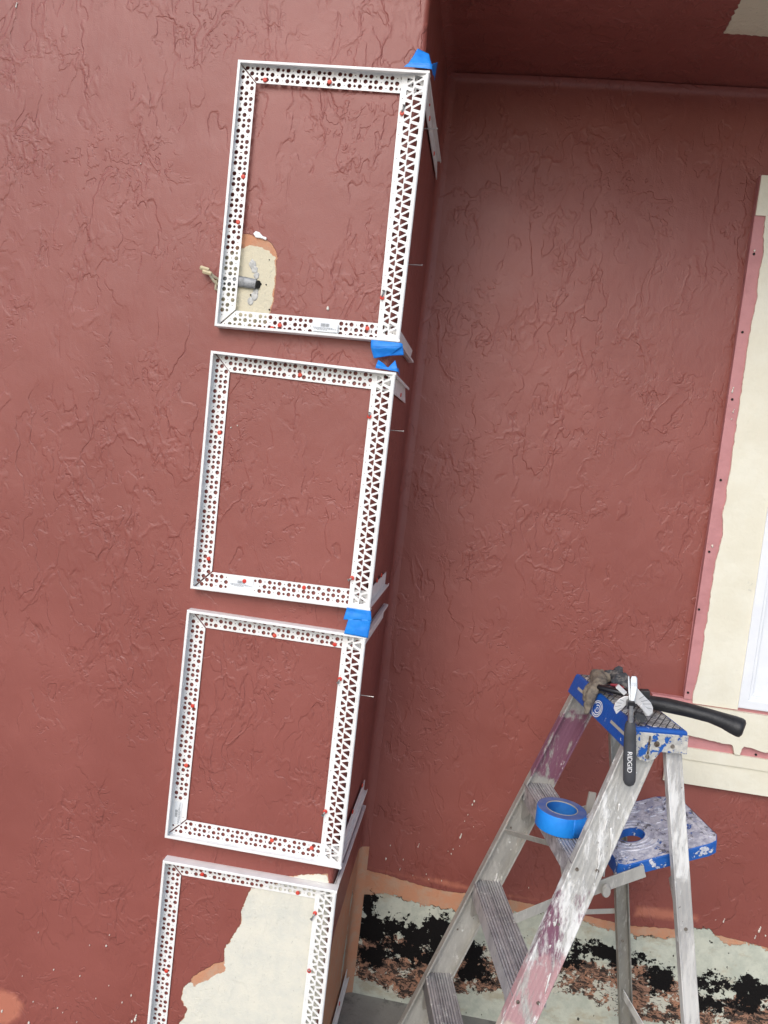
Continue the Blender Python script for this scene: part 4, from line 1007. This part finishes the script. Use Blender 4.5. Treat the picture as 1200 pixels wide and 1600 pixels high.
# grey glove, crumpled, one cuff hanging over the front skirt
gl = empty('work_glove', tuple(lw(.30, .02, .002)), 'crumpled grey brown work glove draped over the far front edge of the ladder cap', 'glove')
mb = MB()
mb.tube([lw(.375,.040,.012), lw(.34,.030,.018), lw(.29,.020,.017), lw(.255,.006,.013), lw(.245,-.012,.004), lw(.232,-.025,-.022), lw(.222,-.032,-.052)], [.014,.019,.021,.019,.016,.012,.006], 10)
mb.tube([lw(.29,.018,.012), lw(.272,-.008,.006), lw(.268,-.020,-.010), lw(.255,-.026,-.030)], [.016,.014,.011,.007], 9)
for dl_, db in ((.39,.055),(.375,.075),(.35,.088),(.33,.095)):
    mb.tube([lw(.33,.045,.016), lw((.33+dl_)/2,(.05+db)/2,.022), lw(dl_-.01,db,.012)], [.014,.011,.007], 8)
g_ = remesh('glove_body', mb, M['leather'], gl, .003, .0035, 70, smooth_it=2)
rg_ = empty('dark_rag', tuple(lw(.33, .08, .002)), 'dark grey rag bunched at the back of the ladder cap behind the glove', 'rag')
mb = MB()
for k in range(9):
    rnd = random.Random(k+3); a = lw(.26+rnd.random()*.12, .055+rnd.random()*.05, .010+rnd.random()*.012); b_ = lw(.25+rnd.random()*.13, .06+rnd.random()*.05, .008+rnd.random()*.02)
    mb.tube([a, (a+b_)/2+Vector((0,0,.01)), b_], [.010,.015,.009], 8)
remesh('rag_folds', mb, M['darkcloth'], rg_, .003, .005, 80, smooth_it=1)
# black and red pliers lying across the cap
pl = empty('pliers', tuple(lw(.20, .03, .002)), 'black handled pliers with a red inlay lying on the ladder cap beside the glove', 'pliers')
mb = MB()
mb.tube([lw(.235,-.002,.018), lw(.215,.010,.020), lw(.195,.035,.020), lw(.180,.060,.020), lw(.175,.085,.024)], [.009,.010,.0095,.008,.007], 12, flat=.8)
mb.tube([lw(.245,.010,.014), lw(.240,.030,.020), lw(.215,.050,.022), lw(.185,.068,.022)], [.008,.009,.0085,.007], 12, flat=.8)
shade(mb.build('handle', M['blackplastic'], pl), 60)
mb = MB(); mb.tube([lw(.222,.022,.030), lw(.212,.035,.032), lw(.20,.048,.031)], [.003,.0048,.003], 8); shade(mb.build('inlay', M['redplastic'], pl))
mb = MB(); mb.tube([lw(.178,.072,.024), lw(.165,.095,.026), lw(.150,.112,.026)], [.0085,.0075,.003], 8, flat=.7); shade(mb.build('jaw', M['chrome'], pl))

# multi angle mitre shear standing against the near end of the cap, grip hanging down
YS = float(lw(-.012, .0, 0)[1])-.012
def S(x, y, d=0): v = atY(x, y, YS+d); return Vector(v)
cut = empty('mitre_shear', tuple(S(985,1150)), 'mitre shear with grey grip and white angle plates at the cap\'s near end', 'hand tool')
mb = MB()
pts = [S(985,1128), S(984.8,1133), S(984.5,1145), S(984,1175), S(983.6,1205), S(983.3,1219), S(983.2,1225), S(983.2,1228)]
mb.tube(pts, [.0095,.0118,.0132,.0142,.0142,.0138,.0105,.004], 18, flat=.8); grip = shade(mb.build('grip', M['grip'], cut), 60)
mb = MB(); mb.tube([S(986,1102), S(985,1132)], [.0062,.0066], 14); shade(mb.build('shaft', M['chrome'], cut))
# lettering down the grip
fc = bpy.data.curves.new('txt', 'FONT'); fc.body = 'RIDGID'; fc.size = .0125; fc.extrude = .0003; fc.align_x = 'CENTER'; fc.align_y = 'CENTER'; fc.space_character = 1.0
to = bpy.data.objects.new('txt', fc); col.objects.link(to); dg = bpy.context.evaluated_depsgraph_get(); dg.update()
me = bpy.data.meshes.new_from_object(to.evaluated_get(dg)); bpy.data.objects.remove(to); bpy.data.curves.remove(fc)
ctr = S(983.6,1191,-.0122); dn = (S(983.3,1219)-S(984,1175)).normalized(); vd = (Vector(CAM_LOC)-ctr); outw = Vector((-.20,-.97,0)).normalized(); rt = dn.cross(outw).normalized()
if rt.x < 0: rt = -rt
ex = 1.12*abs((S(983.6,1208)-S(983.8,1177)).length)/.0440
vs = [ctr+dn*(v.co.x*ex)+rt*(v.co.y*1.15)+outw*(v.co.z - .45*(v.co.y**2)/.014) for v in me.vertices]
obj('lettering', vs, [tuple(p.vertices) for p in me.polygons], M['white'], grip); bpy.data.meshes.remove(me)
def splate(pts_px, d0, th, name, mat, bevel=.0008, lean=0):
    a = [S(x, y, d0+lean*(1102-y)/50) for x, y in pts_px]; b_ = [p+Vector((0,th,0)) for p in a]
    mb = MB(); mb.loft([b_, a]); return mb.build(name, mat, cut, bevel=bevel)
bl = splate([(983.5,1096),(981.6,1080),(981.2,1066),(981.8,1056),(983.2,1056),(984.5,1070),(986,1098)], .002, .004, 'blade', M['chrome'], lean=.02)
bl2 = splate([(985.5,1102),(985,1085),(985.5,1062),(987,1056.5),(994,1056.5),(996,1060),(996.3,1074),(992,1096),(989,1102)], -.002, .006, 'blade', M['chrome'], .0015, lean=.02)
# fan shaped angle plates either side, lines scribed in them
fanR = [(992,1066),(996.5,1076),(1006,1087),(1017,1098),(1020.5,1106),(1020,1114),(1016,1119),(1009,1119),(1004,1110),(995,1100),(989,1099)]
fanL = [(983,1088),(976,1088),(968,1092),(961,1099),(959,1107),(963,1116),(972,1108),(982,1098)]
for k, pf in enumerate((fanR, fanL)):
    f_ = splate(pf, .012, .004, 'angle_plate', M['plate'])
    mb = MB(); o_ = (985,1100)
    ends = ((1019,1108),(1017,1100),(1012,1094),(1006,1088),(1014,1114)) if k == 0 else ((961,1104),(964,1110),(963,1098),(969,1093))
    for ex_, ey_ in ends:
        a = S(ex_, ey_, .0117); c = S(o_[0]+(ex_-o_[0])*.62, o_[1]+(ey_-o_[1])*.62, .0117); d = (a-c).normalized(); s_ = Vector((-d.z,0,d.x))*.0005
        mb.add([a-s_, a+s_, c+s_, c-s_], [(0,1,2,3)])
    mb.build('angle_mark', M['ink'], f_)
splate([(962,1075),(967,1070),(980,1082),(975,1087)], .010, .008, 'fence', M['plate'])
splate([(1000,1104),(1004,1100),(1018,1114),(1013,1120)], .004, .008, 'fence', M['plate'])
splate([(1002,1079),(1016,1080),(1016,1092),(1007,1092),(999,1084)], .024, .018, 'rear_grip', M['rubber'], .002)
splate([(981,1096),(992,1096),(994,1104),(990,1110),(980,1108)], -.004, .02, 'pivot', M['blackplastic'], .002)
splate([(995,1113),(1008,1118),(1013,1126),(1006,1131),(994,1129),(990,1120)], .018, .015, 'spring_guard', M['darkcloth'], .002)
